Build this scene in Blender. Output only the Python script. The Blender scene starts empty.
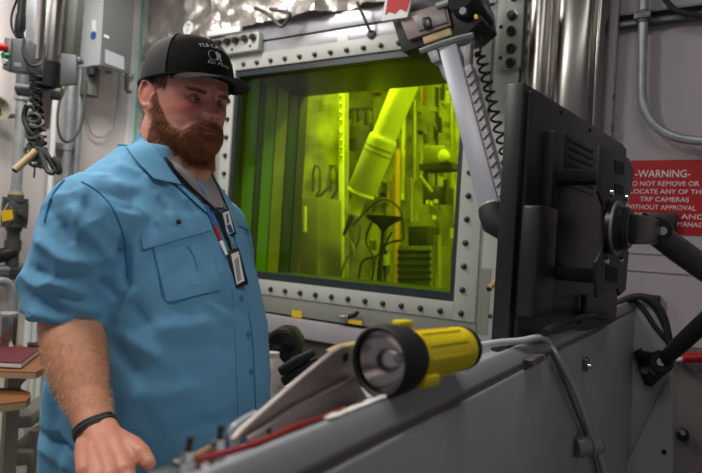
import bpy, bmesh, math, random
import numpy as np
from mathutils import Vector, Matrix, Quaternion
from mathutils.bvhtree import BVHTree
from mathutils import noise as mnoise

# ------------------------------------------------------------------ camera, light, exposure
SC = bpy.context.scene
COL = SC.collection
FPX = 600.0                       # focal length in pixels of the 702 x 473 frame
RHO = math.radians(3.5)           # the camera is rolled a little
CAM = Vector((0.0, 0.0, 1.42))
cd = bpy.data.cameras.new('camera')
cam = bpy.data.objects.new('camera', cd)
COL.objects.link(cam)
cd.sensor_width = 36.0
cd.lens = FPX * 36.0 / 702.0
cd.clip_start = 0.02
cam.matrix_world = Matrix(((math.cos(RHO), -math.sin(RHO), 0, CAM.x),
                           (0, 0, -1, CAM.y),
                           (math.sin(RHO), math.cos(RHO), 0, CAM.z),
                           (0, 0, 0, 1)))
cd.dof.use_dof = True
cd.dof.focus_distance = 1.2
cd.dof.aperture_fstop = 5.0
SC.camera = cam
SC.view_settings.view_transform = 'Standard'
SC.view_settings.look = 'None'
SC.view_settings.gamma = 1.0
SC.view_settings.use_curve_mapping = False
SC.view_settings.exposure = 0.0

world = bpy.data.worlds.new('world')
SC.world = world
world.use_nodes = True
world.node_tree.nodes['Background'].inputs[0].default_value = (0.93, 0.96, 1.0, 1)
world.node_tree.nodes['Background'].inputs[1].default_value = 0.13

def area_light(name, loc, sx, sy, power, col, rot=(0, 0, 0)):
    l = bpy.data.lights.new(name, 'AREA')
    l.shape = 'RECTANGLE'; l.size = sx; l.size_y = sy; l.energy = power; l.color = col
    o = bpy.data.objects.new(name, l); COL.objects.link(o)
    o.location = loc; o.rotation_euler = rot
    return o

CEIL_LAMPS = [((-1.25, 0.75, 2.90), 1.2, 0.3, 30, math.radians(32)),
              ((-1.15, 2.15, 2.90), 1.2, 0.3, 30, math.radians(32)),
              ((0.25, 0.55, 2.90), 1.2, 0.3, 9, math.radians(32))]
for i, (l, sx, sy, p, rz) in enumerate(CEIL_LAMPS):
    area_light('ceiling_lamp_light', (l[0], l[1], l[2] - 0.03), sx, sy, p, (1.0, 0.97, 0.93), (0, 0, rz))

# ------------------------------------------------------------------ frames and rays
def ray(px, py):
    u = (px - 351.0) / FPX; v = (236.5 - py) / FPX
    return Vector((u*math.cos(RHO) - v*math.sin(RHO), 1.0, u*math.sin(RHO) + v*math.cos(RHO)))
def P(px, py, d):
    return CAM + ray(px, py) * d
def proj(p):
    q = Vector(p) - CAM
    u = (q.x*math.cos(RHO) + q.z*math.sin(RHO)) / q.y
    v = (-q.x*math.sin(RHO) + q.z*math.cos(RHO)) / q.y
    return 351 + FPX*u, 236.5 - FPX*v
UP = Vector((0, 0, 1))

class Frame:
    """right handed: a along, b out, z up"""
    def __init__(s, o, a, b):
        s.o = Vector(o); s.a = Vector(a).normalized(); s.b = Vector(b).normalized()
    def pt(s, a, b, z):
        p = s.o + s.a*a + s.b*b
        return Vector((p.x, p.y, z))
    def hit(s, px, py, off=0.0):           # where a sight line meets the plane b = off
        r = ray(px, py)
        t = (s.o + s.b*off - CAM).dot(s.b) / r.dot(s.b)
        return CAM + r*t
    def loc(s, p):
        q = Vector(p) - s.o
        return q.dot(s.a), q.dot(s.b), p[2]
    def az(s, px, py, off=0.0):
        p = s.hit(px, py, off); l = s.loc(p)
        return l[0], l[2]
    def rot(s):                            # local x->a, y->b, z->up
        k = 1.0 if s.a.cross(s.b).z > 0 else -1.0
        return Matrix((s.a*k, s.b, UP)).transposed().to_4x4()

WA = math.radians(57.7)
q_ = P(474, 175, 2.40)
WALL = Frame((q_.x, q_.y, 0), (math.sin(WA), -math.cos(WA), 0), (-math.cos(WA), -math.sin(WA), 0))
c_ = WALL.hit(139, 120)
LEFT = Frame((c_.x, c_.y, 0), WALL.b, WALL.a)        # left wall: a runs towards the viewer, b into the room
KA = Vector((0.5376, 0.8432, 0)).normalized()
KON = Frame((-0.0963, 0.3467, 0), KA, (-KA.y, KA.x, 0))   # console: a along the ledge, b towards the operator

# ------------------------------------------------------------------ materials
def lin(c):
    c = c / 255.0
    return c/12.92 if c <= 0.04045 else ((c+0.055)/1.055)**2.4
def rgb(r, g, b):
    return (lin(r), lin(g), lin(b), 1.0)
MATS = {}
def mat(name, col, rough=0.5, metal=0.0, var=0.12, scale=8.0, bump=0.0, bscale=60.0, spec=0.5, stretch=None, emit=None, coat=0.0, detail=4.0):
    m = bpy.data.materials.new(name); m.use_nodes = True
    nt = m.node_tree; N = nt.nodes; L = nt.links
    b = N['Principled BSDF']
    b.inputs['Roughness'].default_value = rough
    b.inputs['Metallic'].default_value = metal
    b.inputs['Specular IOR Level'].default_value = spec
    b.inputs['Coat Weight'].default_value = coat
    tc = N.new('ShaderNodeTexCoord'); mp = N.new('ShaderNodeMapping')
    L.new(tc.outputs['Object'], mp.inputs['Vector'])
    if stretch: mp.inputs['Scale'].default_value = stretch
    n = N.new('ShaderNodeTexNoise'); n.inputs['Scale'].default_value = scale; n.inputs['Detail'].default_value = detail
    L.new(mp.outputs['Vector'], n.inputs['Vector'])
    rp = N.new('ShaderNodeValToRGB')
    rp.color_ramp.elements[0].position = 0.3; rp.color_ramp.elements[1].position = 0.7
    rp.color_ramp.elements[0].color = tuple(c*(1-var) for c in col[:3]) + (1,)
    rp.color_ramp.elements[1].color = tuple(min(1, c*(1+var)) for c in col[:3]) + (1,)
    L.new(n.outputs['Fac'], rp.inputs['Fac'])
    L.new(rp.outputs['Color'], b.inputs['Base Color'])
    if bump:
        n2 = N.new('ShaderNodeTexNoise'); n2.inputs['Scale'].default_value = bscale; n2.inputs['Detail'].default_value = 3
        L.new(mp.outputs['Vector'], n2.inputs['Vector'])
        bp = N.new('ShaderNodeBump'); bp.inputs['Strength'].default_value = bump; bp.inputs['Distance'].default_value = 0.01
        L.new(n2.outputs['Fac'], bp.inputs['Height']); L.new(bp.outputs['Normal'], b.inputs['Normal'])
    if emit:
        b.inputs['Emission Color'].default_value = emit[0]; b.inputs['Emission Strength'].default_value = emit[1]
    MATS[name] = m
    return m

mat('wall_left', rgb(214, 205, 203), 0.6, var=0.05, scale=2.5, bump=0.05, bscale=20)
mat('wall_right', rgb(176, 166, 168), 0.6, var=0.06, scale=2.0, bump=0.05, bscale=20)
mat('wall_dark', rgb(82, 74, 68), 0.7, var=0.35, scale=6)
mat('floor', rgb(130, 128, 124), 0.5, var=0.1, scale=3)
mat('ceiling', rgb(170, 168, 164), 0.8, var=0.05)
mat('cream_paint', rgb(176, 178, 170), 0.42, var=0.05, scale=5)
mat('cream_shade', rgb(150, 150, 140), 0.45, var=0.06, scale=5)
mat('plate_steel', rgb(176, 176, 180), 0.36, 0.35, var=0.08, scale=4, stretch=(1, 1, 6))
mat('plate_green', rgb(136, 138, 128), 0.45, 0.1, var=0.08, scale=5)
mat('ledge_grey', rgb(158, 152, 156), 0.5, var=0.06)
mat('bolt', rgb(70, 68, 68), 0.35, 0.7, var=0.15, scale=30)
mat('washer', rgb(150, 148, 146), 0.3, 0.8, var=0.1)
mat('hole', rgb(24, 24, 24), 0.8)
mat('gasket', rgb(28, 40, 42), 0.45, var=0.1)
mat('foil', rgb(214, 206, 200), 0.34, 0.8, var=0.2, scale=5, bump=0.5, bscale=22)
mat('stainless', rgb(176, 172, 168), 0.2, 1.0, var=0.1, scale=6, stretch=(1, 1, 0.2), bump=0.05, bscale=9)
mat('duct_steel', rgb(146, 142, 138), 0.27, 1.0, var=0.14, scale=5, stretch=(1, 1, 0.25), bump=0.12, bscale=7)
mat('duct_dark', rgb(92, 84, 80), 0.4, 0.8, var=0.2, scale=5)
mat('galv', rgb(156, 160, 162), 0.4, 0.35, var=0.15, scale=18)
mat('galv_dark', rgb(104, 106, 106), 0.42, 0.4, var=0.2, scale=18)
mat('black_plastic', rgb(27, 27, 28), 0.45, var=0.1)
mat('black_satin', rgb(20, 20, 21), 0.32, var=0.1)
mat('rubber', rgb(22, 22, 22), 0.65, var=0.15)
mat('monitor_black', rgb(34, 34, 34), 0.42, var=0.06, scale=4, bump=0.03, bscale=300)
mat('screen', rgb(12, 14, 18), 0.12, var=0.05)
mat('console_grey', rgb(164, 164, 168), 0.5, var=0.05, scale=5, bump=0.06, bscale=240)
mat('console_rim', rgb(154, 154, 158), 0.42, var=0.05, scale=5)
mat('groove', rgb(112, 102, 98), 0.6, var=0.1)
mat('cable_grey', rgb(206, 206, 210), 0.45, var=0.05)
mat('box_grey', rgb(176, 182, 184), 0.4, var=0.05, scale=4)
mat('box_face', rgb(104, 106, 106), 0.42, var=0.06, scale=4)
mat('box_dark', rgb(96, 98, 92), 0.5, 0.2, var=0.1)
mat('white_paint', rgb(226, 226, 226), 0.5, var=0.04)
mat('white_label', rgb(230, 230, 228), 0.5, var=0.03)
mat('blue_label', rgb(36, 78, 150), 0.5, var=0.05)
mat('green_cord', rgb(120, 190, 160), 0.5, var=0.05)
mat('green_button', rgb(20, 120, 70), 0.4, var=0.05)
mat('red_button', rgb(190, 24, 24), 0.35, var=0.05)
mat('yellow', rgb(232, 208, 12), 0.38, var=0.04, scale=6)
mat('yellow_tag', rgb(222, 180, 20), 0.5, var=0.08)
mat('tan', rgb(186, 160, 116), 0.5, var=0.08, scale=14)
mat('brass', rgb(168, 130, 74), 0.3, 0.9, var=0.1)
mat('reflector', rgb(232, 224, 220), 0.16, 1.0, var=0.05)
mat('chrome', rgb(205, 205, 208), 0.12, 1.0, var=0.04)
mat('iron', rgb(74, 76, 72), 0.55, 0.4, var=0.15, scale=20, bump=0.1)
mat('taupe_steel', rgb(146, 132, 128), 0.4, 0.45, var=0.07, scale=9, bump=0.05, bscale=120)
mat('red_paint', rgb(150, 22, 28), 0.4, var=0.08, scale=16)
mat('sign_red', rgb(176, 14, 26), 0.4, var=0.03)
mat('paper', rgb(222, 218, 212), 0.7, var=0.05, bump=0.15, bscale=40)
mat('clear_plastic', rgb(170, 178, 186), 0.15, var=0.05)
mat('arm_grey', rgb(150, 150, 158), 0.42, 0.1, var=0.06, scale=7)
mat('housing_grey', rgb(120, 114, 114), 0.45, 0.2, var=0.1)
mat('housing_pink', rgb(136, 118, 116), 0.45, 0.2, var=0.08)
mat('wood', rgb(128, 82, 48), 0.4, var=0.16, scale=5, stretch=(1, 8, 8))
mat('wood_edge', rgb(170, 148, 118), 0.5, var=0.08)
mat('book_red', rgb(92, 24, 38), 0.5, var=0.1, scale=20)
mat('chair_grey', rgb(128, 122, 116), 0.6, var=0.1)
mat('pale_leg', rgb(150, 146, 128), 0.5, var=0.08)
mat('rust_box', rgb(130, 120, 118), 0.6, var=0.15, scale=6)
# inside the cell: plain metals behind green lead glass; tunnel colours have its green painted in
mat('cell_wall', rgb(150, 148, 138), 0.5, 0.1, var=0.6, scale=4.5, detail=10)
mat('cell_tunnel', rgb(82, 120, 70), 0.35, 0.1, var=0.1)  # tunnel tones greened and darkened to imitate light through thick glass
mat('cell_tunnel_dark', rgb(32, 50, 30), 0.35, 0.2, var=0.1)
mat('cell_white', rgb(206, 204, 196), 0.45, var=0.08)
mat('cell_grey', rgb(120, 118, 108), 0.45, 0.3, var=0.25, scale=6)
mat('cell_dark', rgb(54, 52, 46), 0.5, 0.2, var=0.2)
mat('cell_steel', rgb(200, 196, 186), 0.2, 0.9, var=0.1)
mat('cell_orange', rgb(170, 130, 60), 0.5, var=0.1)

def glass_mat():
    m = bpy.data.materials.new('lead_glass'); m.use_nodes = True
    nt = m.node_tree; N = nt.nodes; L = nt.links
    N.remove(N['Principled BSDF'])
    t = N.new('ShaderNodeBsdfTransparent'); t.inputs[0].default_value = (0.46, 0.80, 0.010, 1)
    g = N.new('ShaderNodeBsdfGlossy'); g.inputs['Roughness'].default_value = 0.02; g.inputs[0].default_value = (1, 1, 1, 1)
    fr = N.new('ShaderNodeFresnel'); fr.inputs[0].default_value = 1.28
    mx = N.new('ShaderNodeMixShader')
    L.new(fr.outputs[0], mx.inputs[0]); L.new(t.outputs[0], mx.inputs[1]); L.new(g.outputs[0], mx.inputs[2])
    L.new(mx.outputs[0], N['Material Output'].inputs['Surface'])
    MATS['lead_glass'] = m
glass_mat()

def cloth_mat(name, col, weave=1100.0, var=0.08, rough=0.85, bump=0.25):
    m = mat(name, col, rough, 0, var, 9.0, spec=0.25)
    nt = m.node_tree; N = nt.nodes; L = nt.links; b = N['Principled BSDF']
    tc = N.new('ShaderNodeTexCoord')
    w1 = N.new('ShaderNodeTexWave'); w1.bands_direction = 'Z'; w1.inputs['Scale'].default_value = weave*0.16; w1.inputs['Distortion'].default_value = 1.5
    w2 = N.new('ShaderNodeTexWave'); w2.bands_direction = 'DIAGONAL'; w2.inputs['Scale'].default_value = weave*0.16; w2.inputs['Distortion'].default_value = 1.5
    n3 = N.new('ShaderNodeTexNoise'); n3.inputs['Scale'].default_value = 38; n3.inputs['Detail'].default_value = 5
    for w in (w1, w2, n3): L.new(tc.outputs['Object'], w.inputs['Vector'])
    a = N.new('ShaderNodeMath'); a.operation = 'ADD'
    L.new(w1.outputs['Fac'], a.inputs[0]); L.new(w2.outputs['Fac'], a.inputs[1])
    a2 = N.new('ShaderNodeMath'); a2.operation = 'MULTIPLY_ADD'; a2.inputs[1].default_value = 0.25
    L.new(a.outputs[0], a2.inputs[0]); L.new(n3.outputs['Fac'], a2.inputs[2])
    bp = N.new('ShaderNodeBump'); bp.inputs['Strength'].default_value = bump; bp.inputs['Distance'].default_value = 0.004
    L.new(a2.outputs[0], bp.inputs['Height']); L.new(bp.outputs['Normal'], b.inputs['Normal'])
    b.inputs['Sheen Weight'].default_value = 0.04
    return m
cloth_mat('shirt_blue', rgb(104, 160, 196), var=0.10, bump=0.4)
cloth_mat('shirt_seam', rgb(60, 122, 172))
cloth_mat('tee_grey', rgb(150, 144, 144))
cloth_mat('jeans', rgb(48, 58, 80))
cloth_mat('cap_black', rgb(11, 11, 11), 700).node_tree.nodes['Principled BSDF'].inputs['Specular IOR Level'].default_value = 0.08
cloth_mat('cap_bill', rgb(40, 39, 39), 700)
cloth_mat('strap_black', rgb(20, 20, 24), 1500)

def cap_mesh_mat():
    m = mat('cap_mesh', rgb(46, 48, 54), 0.8, var=0.1)
    nt = m.node_tree; N = nt.nodes; L = nt.links; b = N['Principled BSDF']
    uv = N.new('ShaderNodeUVMap'); uv.uv_map = 'grid'
    br = N.new('ShaderNodeTexBrick')
    br.inputs['Scale'].default_value = 1.0; br.inputs['Mortar Size'].default_value = 0.28
    br.inputs['Brick Width'].default_value = 1.0; br.inputs['Row Height'].default_value = 1.0
    br.inputs['Color1'].default_value = rgb(8, 8, 9); br.inputs['Color2'].default_value = rgb(13, 13, 15)
    br.inputs['Mortar'].default_value = rgb(30, 31, 35)
    L.new(uv.outputs[0], br.inputs['Vector'])
    L.new(br.outputs['Color'], b.inputs['Base Color'])
cap_mesh_mat()

def skin_mat():
    m = bpy.data.materials.new('skin'); m.use_nodes = True
    nt = m.node_tree; N = nt.nodes; L = nt.links; b = N['Principled BSDF']
    at = N.new('ShaderNodeAttribute'); at.attribute_name = 'tint'
    tc = N.new('ShaderNodeTexCoord')
    n = N.new('ShaderNodeTexNoise'); n.inputs['Scale'].default_value = 70; n.inputs['Detail'].default_value = 5
    L.new(tc.outputs['Object'], n.inputs['Vector'])
    mr = N.new('ShaderNodeMapRange'); mr.inputs[3].default_value = 0.80; mr.inputs[4].default_value = 1.18
    L.new(n.outputs['Fac'], mr.inputs[0])
    mx = N.new('ShaderNodeVectorMath'); mx.operation = 'SCALE'
    L.new(at.outputs['Color'], mx.inputs[0]); L.new(mr.outputs[0], mx.inputs['Scale'])
    L.new(mx.outputs[0], b.inputs['Base Color'])
    b.inputs['Roughness'].default_value = 0.5
    b.inputs['Subsurface Weight'].default_value = 0.12
    b.inputs['Subsurface Radius'].default_value = (0.008, 0.003, 0.0015)
    b.inputs['Subsurface Scale'].default_value = 1.0
    n2 = N.new('ShaderNodeTexNoise'); n2.inputs['Scale'].default_value = 260; n2.inputs['Detail'].default_value = 3
    L.new(tc.outputs['Object'], n2.inputs['Vector'])
    bp = N.new('ShaderNodeBump'); bp.inputs['Strength'].default_value = 0.25; bp.inputs['Distance'].default_value = 0.002
    L.new(n2.outputs['Fac'], bp.inputs['Height']); L.new(bp.outputs['Normal'], b.inputs['Normal'])
    MATS['skin'] = m
skin_mat()
mat('beard_hair', rgb(162, 102, 64), 0.55, var=0.35, scale=60)
mat('head_hair', rgb(74, 48, 32), 0.55, var=0.3, scale=60)
mat('arm_hair', rgb(206, 160, 110), 0.45, var=0.2, scale=60)
mat('nostril_shade', rgb(70, 30, 26), 0.7)
mat('eye_white', rgb(168, 158, 152), 0.2, var=0.03)
mat('iris', rgb(48, 54, 58), 0.15, var=0.2, scale=200)
mat('thread_white', rgb(150, 150, 152), 0.7, var=0.1, scale=200)

# ------------------------------------------------------------------ mesh builder
def perp(d):
    d = Vector(d).normalized()
    a = Vector((0, 0, 1)) if abs(d.z) < 0.9 else Vector((1, 0, 0))
    u = d.cross(a).normalized()
    return u, d.cross(u).normalized()

class MB:
    def __init__(s): s.v = []; s.f = []
    def add(s, vs, fs):
        k = len(s.v); s.v += [tuple(x) for x in vs]; s.f += [tuple(i + k for i in f) for f in fs]
        return s
    def slab(s, pts, vec):                 # polygon extruded along vec
        n = len(pts); pts = [Vector(p) for p in pts]; vec = Vector(vec)
        vs = pts + [p + vec for p in pts]
        nrm = Vector((0, 0, 0))
        for i in range(n): nrm += (pts[i]-pts[0]).cross(pts[(i+1) % n]-pts[0])
        fs = [tuple(range(n)), tuple(range(2*n-1, n-1, -1))] + [((i+1) % n, i, n+i, n+(i+1) % n) for i in range(n)]
        if nrm.dot(vec) > 0: fs = [tuple(reversed(f)) for f in fs]
        return s.add(vs, fs)
    def box(s, fr, a0, a1, b0, b1, z0, z1):
        return s.slab([fr.pt(a0, b1, z0), fr.pt(a1, b1, z0), fr.pt(a1, b1, z1), fr.pt(a0, b1, z1)], -fr.b*(b1-b0))
    def bar(s, p0, p1, w, h, up=UP):       # rectangular bar between two points
        p0 = Vector(p0); p1 = Vector(p1); d = (p1-p0).normalized()
        u = d.cross(Vector(up)).normalized(); v = u.cross(d).normalized()
        q = [p0 + u*(x*w/2) + v*(y*h/2) for x, y in ((-1, -1), (1, -1), (1, 1), (-1, 1))]
        return s.slab(q, p1-p0)
    def tube(s, pts, r, n=10, closed=False, cap=True, flat=1.0, up=None):
        pts = [Vector(p) for p in pts]; m = len(pts)
        rr = r if isinstance(r, (list, tuple)) else [r]*m
        t0 = (pts[1]-pts[0]).normalized(); u, v = perp(t0)
        if up is not None:
            u = (Vector(up) - t0*Vector(up).dot(t0)).normalized(); v = t0.cross(u)
        vs = []; last = t0
        for i in range(m):
            if closed: t = (pts[(i+1) % m]-pts[i-1]).normalized()
            else: t = (pts[min(i+1, m-1)]-pts[max(i-1, 0)]).normalized()
            q = last.rotation_difference(t); u = (q @ u).normalized(); u = (u - t*u.dot(t)).normalized(); v = t.cross(u); last = t
            for j in range(n):
                a = 2*math.pi*j/n
                vs.append(pts[i] + u*(math.cos(a)*rr[i]) + v*(math.sin(a)*rr[i]*flat))
        fs = []
        for i in range(m if closed else m-1):
            i2 = (i+1) % m
            for j in range(n):
                fs.append((i*n+j, i*n+(j+1) % n, i2*n+(j+1) % n, i2*n+j))
        if cap and not closed:
            fs.append(tuple(range(n-1, -1, -1))); fs.append(tuple((m-1)*n + j for j in range(n)))
        return s.add(vs, fs)
    def cyl(s, p0, p1, r0, r1=None, n=16):
        return s.tube([p0, p1], [r0, r0 if r1 is None else r1], n)
    def lathe(s, p0, d, prof, n=20, cap=True):     # prof: (t along d, radius)
        p0 = Vector(p0); d = Vector(d).normalized(); u, v = perp(d); vs = []
        for t, r in prof:
            for j in range(n):
                a = 2*math.pi*j/n
                vs.append(p0 + d*t + u*(math.cos(a)*r) + v*(math.sin(a)*r))
        fs = []
        for i in range(len(prof)-1):
            for j in range(n): fs.append((i*n+j, i*n+(j+1) % n, (i+1)*n+(j+1) % n, (i+1)*n+j))
        if cap:
            fs.append(tuple(range(n-1, -1, -1))); fs.append(tuple((len(prof)-1)*n + j for j in range(n)))
        return s.add(vs, fs)
    def ell(s, c, r, rot=None, nu=20, nv=12):
        c = Vector(c); vs = []; R = rot or Matrix.Identity(3)
        for i in range(nv+1):
            ph = math.pi*i/nv
            for j in range(nu):
                th = 2*math.pi*j/nu
                vs.append(c + R @ Vector((r[0]*math.sin(ph)*math.cos(th), r[1]*math.sin(ph)*math.sin(th), r[2]*math.cos(ph))))
        fs = []
        for i in range(nv):
            for j in range(nu):
                fs.append((i*nu+j, (i+1)*nu+j, (i+1)*nu+(j+1) % nu, i*nu+(j+1) % nu))
        return s.add(vs, fs)
    def grid(s, rows, flip=False, thick=None):     # rows of equal length; thick = vector or None
        m = len(rows); n = len(rows[0]); vs = [Vector(p) for r in rows for p in r]; fs = []
        for i in range(m-1):
            for j in range(n-1):
                f = (i*n+j, i*n+j+1, (i+1)*n+j+1, (i+1)*n+j)
                fs.append(tuple(reversed(f)) if flip else f)
        if thick is not None:
            k = m*n
            vs += [Vector(p)+(thick if isinstance(thick, Vector) else thick[i][j]) for i, r in enumerate(rows) for j, p in enumerate(r)]
            fs += [tuple(reversed([x+k for x in f])) for f in list(fs)]
            ring = [j for j in range(n)] + [i*n+n-1 for i in range(1, m)] + [(m-1)*n+j for j in range(n-2, -1, -1)] + [i*n for i in range(m-2, 0, -1)]
            for x in range(len(ring)):
                a, b = ring[x], ring[(x+1) % len(ring)]
                f = (b, a, a+k, b+k)
                fs.append(tuple(reversed(f)) if flip else f)
        return s.add(vs, fs)
    def mesh(s, name, bevel=0.0, smooth=True, angle=38, fix=True):
        me = bpy.data.meshes.new(name)
        me.from_pydata(s.v, [], s.f)
        bm = bmesh.new(); bm.from_mesh(me)
        if fix:
            bmesh.ops.remove_doubles(bm, verts=bm.verts, dist=1e-6)
            bmesh.ops.recalc_face_normals(bm, faces=bm.faces)
        if bevel:
            ed = [e for e in bm.edges if len(e.link_faces) == 2 and e.calc_face_angle(0) > 0.5]
            bmesh.ops.bevel(bm, geom=ed, offset=bevel, segments=2, profile=0.5, affect='EDGES', clamp_overlap=True)
        bm.to_mesh(me); bm.free()
        if smooth:
            me.polygons.foreach_set('use_smooth', [True]*len(me.polygons))
            me.set_sharp_from_angle(angle=math.radians(angle))
        me.update()
        return me
    def obj(s, name, m, parent=None, bevel=0.0, smooth=True, angle=38, fix=True):
        return link(name, s.mesh(name, bevel, smooth, angle, fix), m, parent)

ROOTS = {}
def link(name, me, m, parent=None):
    o = bpy.data.objects.new(name, me); COL.objects.link(o)
    if m is not None and len(me.materials) == 0: me.materials.append(MATS[m])
    if parent is not None:
        o.parent = parent
        o.matrix_parent_inverse = Matrix.Translation(-Vector(parent.location)) if parent.type == 'EMPTY' else Matrix.Identity(4)
    return o
def thing(name, label, cat, loc, group=None, kind=None):
    o = bpy.data.objects.new(name, None); COL.objects.link(o)
    o.empty_display_size = 0.05; o.location = Vector(loc)
    return tag(o, label, cat, group, kind)
def tag(o, label=None, cat=None, group=None, kind=None):
    if label: o['label'] = label
    if cat: o['category'] = cat
    if group: o['group'] = group
    if kind: o['kind'] = kind
    return o
def place(me, name, mtx, m, parent):       # a shared mesh put somewhere as a part
    o = link(name, me, m, parent)
    inv = o.matrix_parent_inverse.copy()
    o.matrix_parent_inverse = Matrix.Identity(4)
    o.matrix_local = inv @ mtx
    return o
def bez(pts, n=8):                         # Catmull-Rom through points
    pts = [Vector(p) for p in pts]; out = []
    for i in range(len(pts)-1):
        p0 = pts[max(i-1, 0)]; p1 = pts[i]; p2 = pts[i+1]; p3 = pts[min(i+2, len(pts)-1)]
        for k in range(n):
            t = k/n
            out.append(0.5*((2*p1) + (p2-p0)*t + (2*p0-5*p1+4*p2-p3)*t*t + (3*p1-p0-3*p2+p3)*t**3))
    out.append(pts[-1]); return out
def text_mesh(txt, size, spacing=1.0, align='CENTER', shear=0.0, extr=0.0):
    cu = bpy.data.curves.new('lettering', 'FONT'); cu.body = txt; cu.size = size; cu.align_x = align; cu.space_character = spacing
    cu.shear = shear; cu.extrude = extr; cu.resolution_u = 3
    o = bpy.data.objects.new('lettering', cu); COL.objects.link(o)
    dg = bpy.context.evaluated_depsgraph_get(); dg.update()
    me = bpy.data.meshes.new_from_object(o.evaluated_get(dg))
    bpy.data.objects.remove(o); bpy.data.curves.remove(cu)
    me.materials.clear()
    return me
def write(txt, size, org, right, upv, m, parent, name='lettering', spacing=1.0, align='CENTER', width=None, lift=0.001, shear=0.0):
    me = text_mesh(txt, size, spacing, align, shear)
    right = Vector(right).normalized(); upv = Vector(upv).normalized(); nrm = right.cross(upv)
    xs = [v.co.x for v in me.vertices]
    k = width/(max(xs)-min(xs)) if width else 1.0
    for v in me.vertices:
        v.co = Vector(org) + right*(v.co.x*k) + upv*v.co.y + nrm*lift
    return link(name, me, m, parent)

# ------------------------------------------------------------------ room shell
OA0, OA1, OZ0, OZ1 = -1.315, -0.045, 1.183, 2.235     # window opening in the wall
TD = 0.545                                            # depth of the window tunnel
def struct(o, label=None):
    o['kind'] = 'structure'
    if label: o['label'] = label
    return o
CH = 3.0
m = MB()
m.slab([(-4, -1.5, 0), (4, -1.5, 0), (4, 5, 0), (-4, 5, 0)], (0, 0, -0.05))
struct(m.obj('floor', 'floor'), 'grey sealed concrete floor')
m = MB()
m.box(WALL, -2.3, 2.0, 0.0, 3.6, CH, CH+.05)
struct(m.obj('ceiling', 'ceiling'), 'pale ceiling over the operating gallery')
LA = LEFT.loc(WALL.pt(0, 0, 0))
m = MB()
WA0 = WALL.loc(LEFT.pt(0, 0, 0))[0]
m.box(WALL, WA0 - 0.1, OA0, -TD, 0, 0, CH)
m.box(WALL, OA1, 2.0, -TD, 0, 0, CH)
m.box(WALL, OA0, OA1, -TD, 0, OZ1, CH)
m.box(WALL, OA0, OA1, -TD, 0, 0, OZ0)
wall_back = struct(m.obj('wall_back', 'wall_right'), 'off white shielding wall around the green window')
m = MB()
m.box(LEFT, -0.02, 2.6, -0.1, 0, 0, CH)
wall_left = struct(m.obj('wall_left', 'wall_left'), 'pinkish white side wall behind the pipes')

# ceiling light fittings that carry the lamps
for i, (l, sx, sy, p, rz) in enumerate(CEIL_LAMPS):
    fr = Frame((l[0], l[1], 0), (math.cos(rz), math.sin(rz), 0), (-math.sin(rz), math.cos(rz), 0))
    t = thing('ceiling_light', ['fluorescent ceiling light nearest above the operator', 'fluorescent ceiling light over the left wall pipes', 'fluorescent ceiling light over the console'][i], 'ceiling light', (l[0], l[1], l[2]), 'ceiling lights')
    MB().box(fr, -sx/2-0.03, sx/2+0.03, -sy/2-0.03, sy/2+0.03, 2.91, CH).obj('housing', 'white_paint', t, 0.004)
    d = MB()
    d.box(fr, -sx/2, sx/2, -sy/2, sy/2, 2.905, 2.915)
    d.obj('diffuser', 'white_paint', t)

# ------------------------------------------------------------------ window
win = struct(thing('window_1', 'thick green lead glass viewing window with bolted flange', None, WALL.pt((OA0+OA1)/2, 0, OZ0)))
FW = 0.072
def ring(m, a0, a1, z0, z1, w, b0, b1):
    m.box(WALL, a0-w, a0, b0, b1, z0-w, z1+w); m.box(WALL, a1, a1+w*1.3, b0, b1, z0-w, z1+w)
    m.box(WALL, a0, a1, b0, b1, z1, z1+w); m.box(WALL, a0, a1, b0, b1, z0-w, z0)
MB().box(WALL, OA0-FW, OA0, 0, 0.022, OZ0-FW, OZ1+FW).obj('flange', 'cream_paint', win, 0.002)
MB().box(WALL, OA1, OA1+FW*1.3, 0, 0.022, OZ0-FW, OZ1+FW).obj('flange', 'cream_paint', win, 0.002)
MB().box(WALL, OA0, OA1, 0, 0.022, OZ1, OZ1+FW).obj('flange', 'cream_paint', win, 0.002)
MB().box(WALL, OA0, OA1, 0, 0.022, OZ0-FW, OZ0).obj('flange', 'cream_paint', win, 0.002)
m = MB(); g = 0.022
m.box(WALL, OA0, OA0+g, -0.06, 0.012, OZ0, OZ1); m.box(WALL, OA1-g, OA1, -0.06, 0.012, OZ0, OZ1)
m.box(WALL, OA0+g, OA1-g, -0.06, 0.012, OZ1-g*1.4, OZ1); m.box(WALL, OA0+g, OA1-g, -0.06, 0.012, OZ0, OZ0+g*1.6)
m.obj('gasket', 'gasket', win)
m = MB(); m.slab([WALL.pt(OA0+g, -0.02, OZ0+g), WALL.pt(OA1-g, -0.02, OZ0+g), WALL.pt(OA1-g, -0.02, OZ1-g), WALL.pt(OA0+g, -0.02, OZ1-g)], WALL.b*-0.0005)
pane = MB().add([WALL.pt(OA0+g, -0.02, OZ0+g), WALL.pt(OA1-g, -0.02, OZ0+g), WALL.pt(OA1-g, -0.02, OZ1-g), WALL.pt(OA0+g, -0.02, OZ1-g)], [(0, 1, 2, 3)]).obj('glass_pane', 'lead_glass', win, fix=False)
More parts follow.
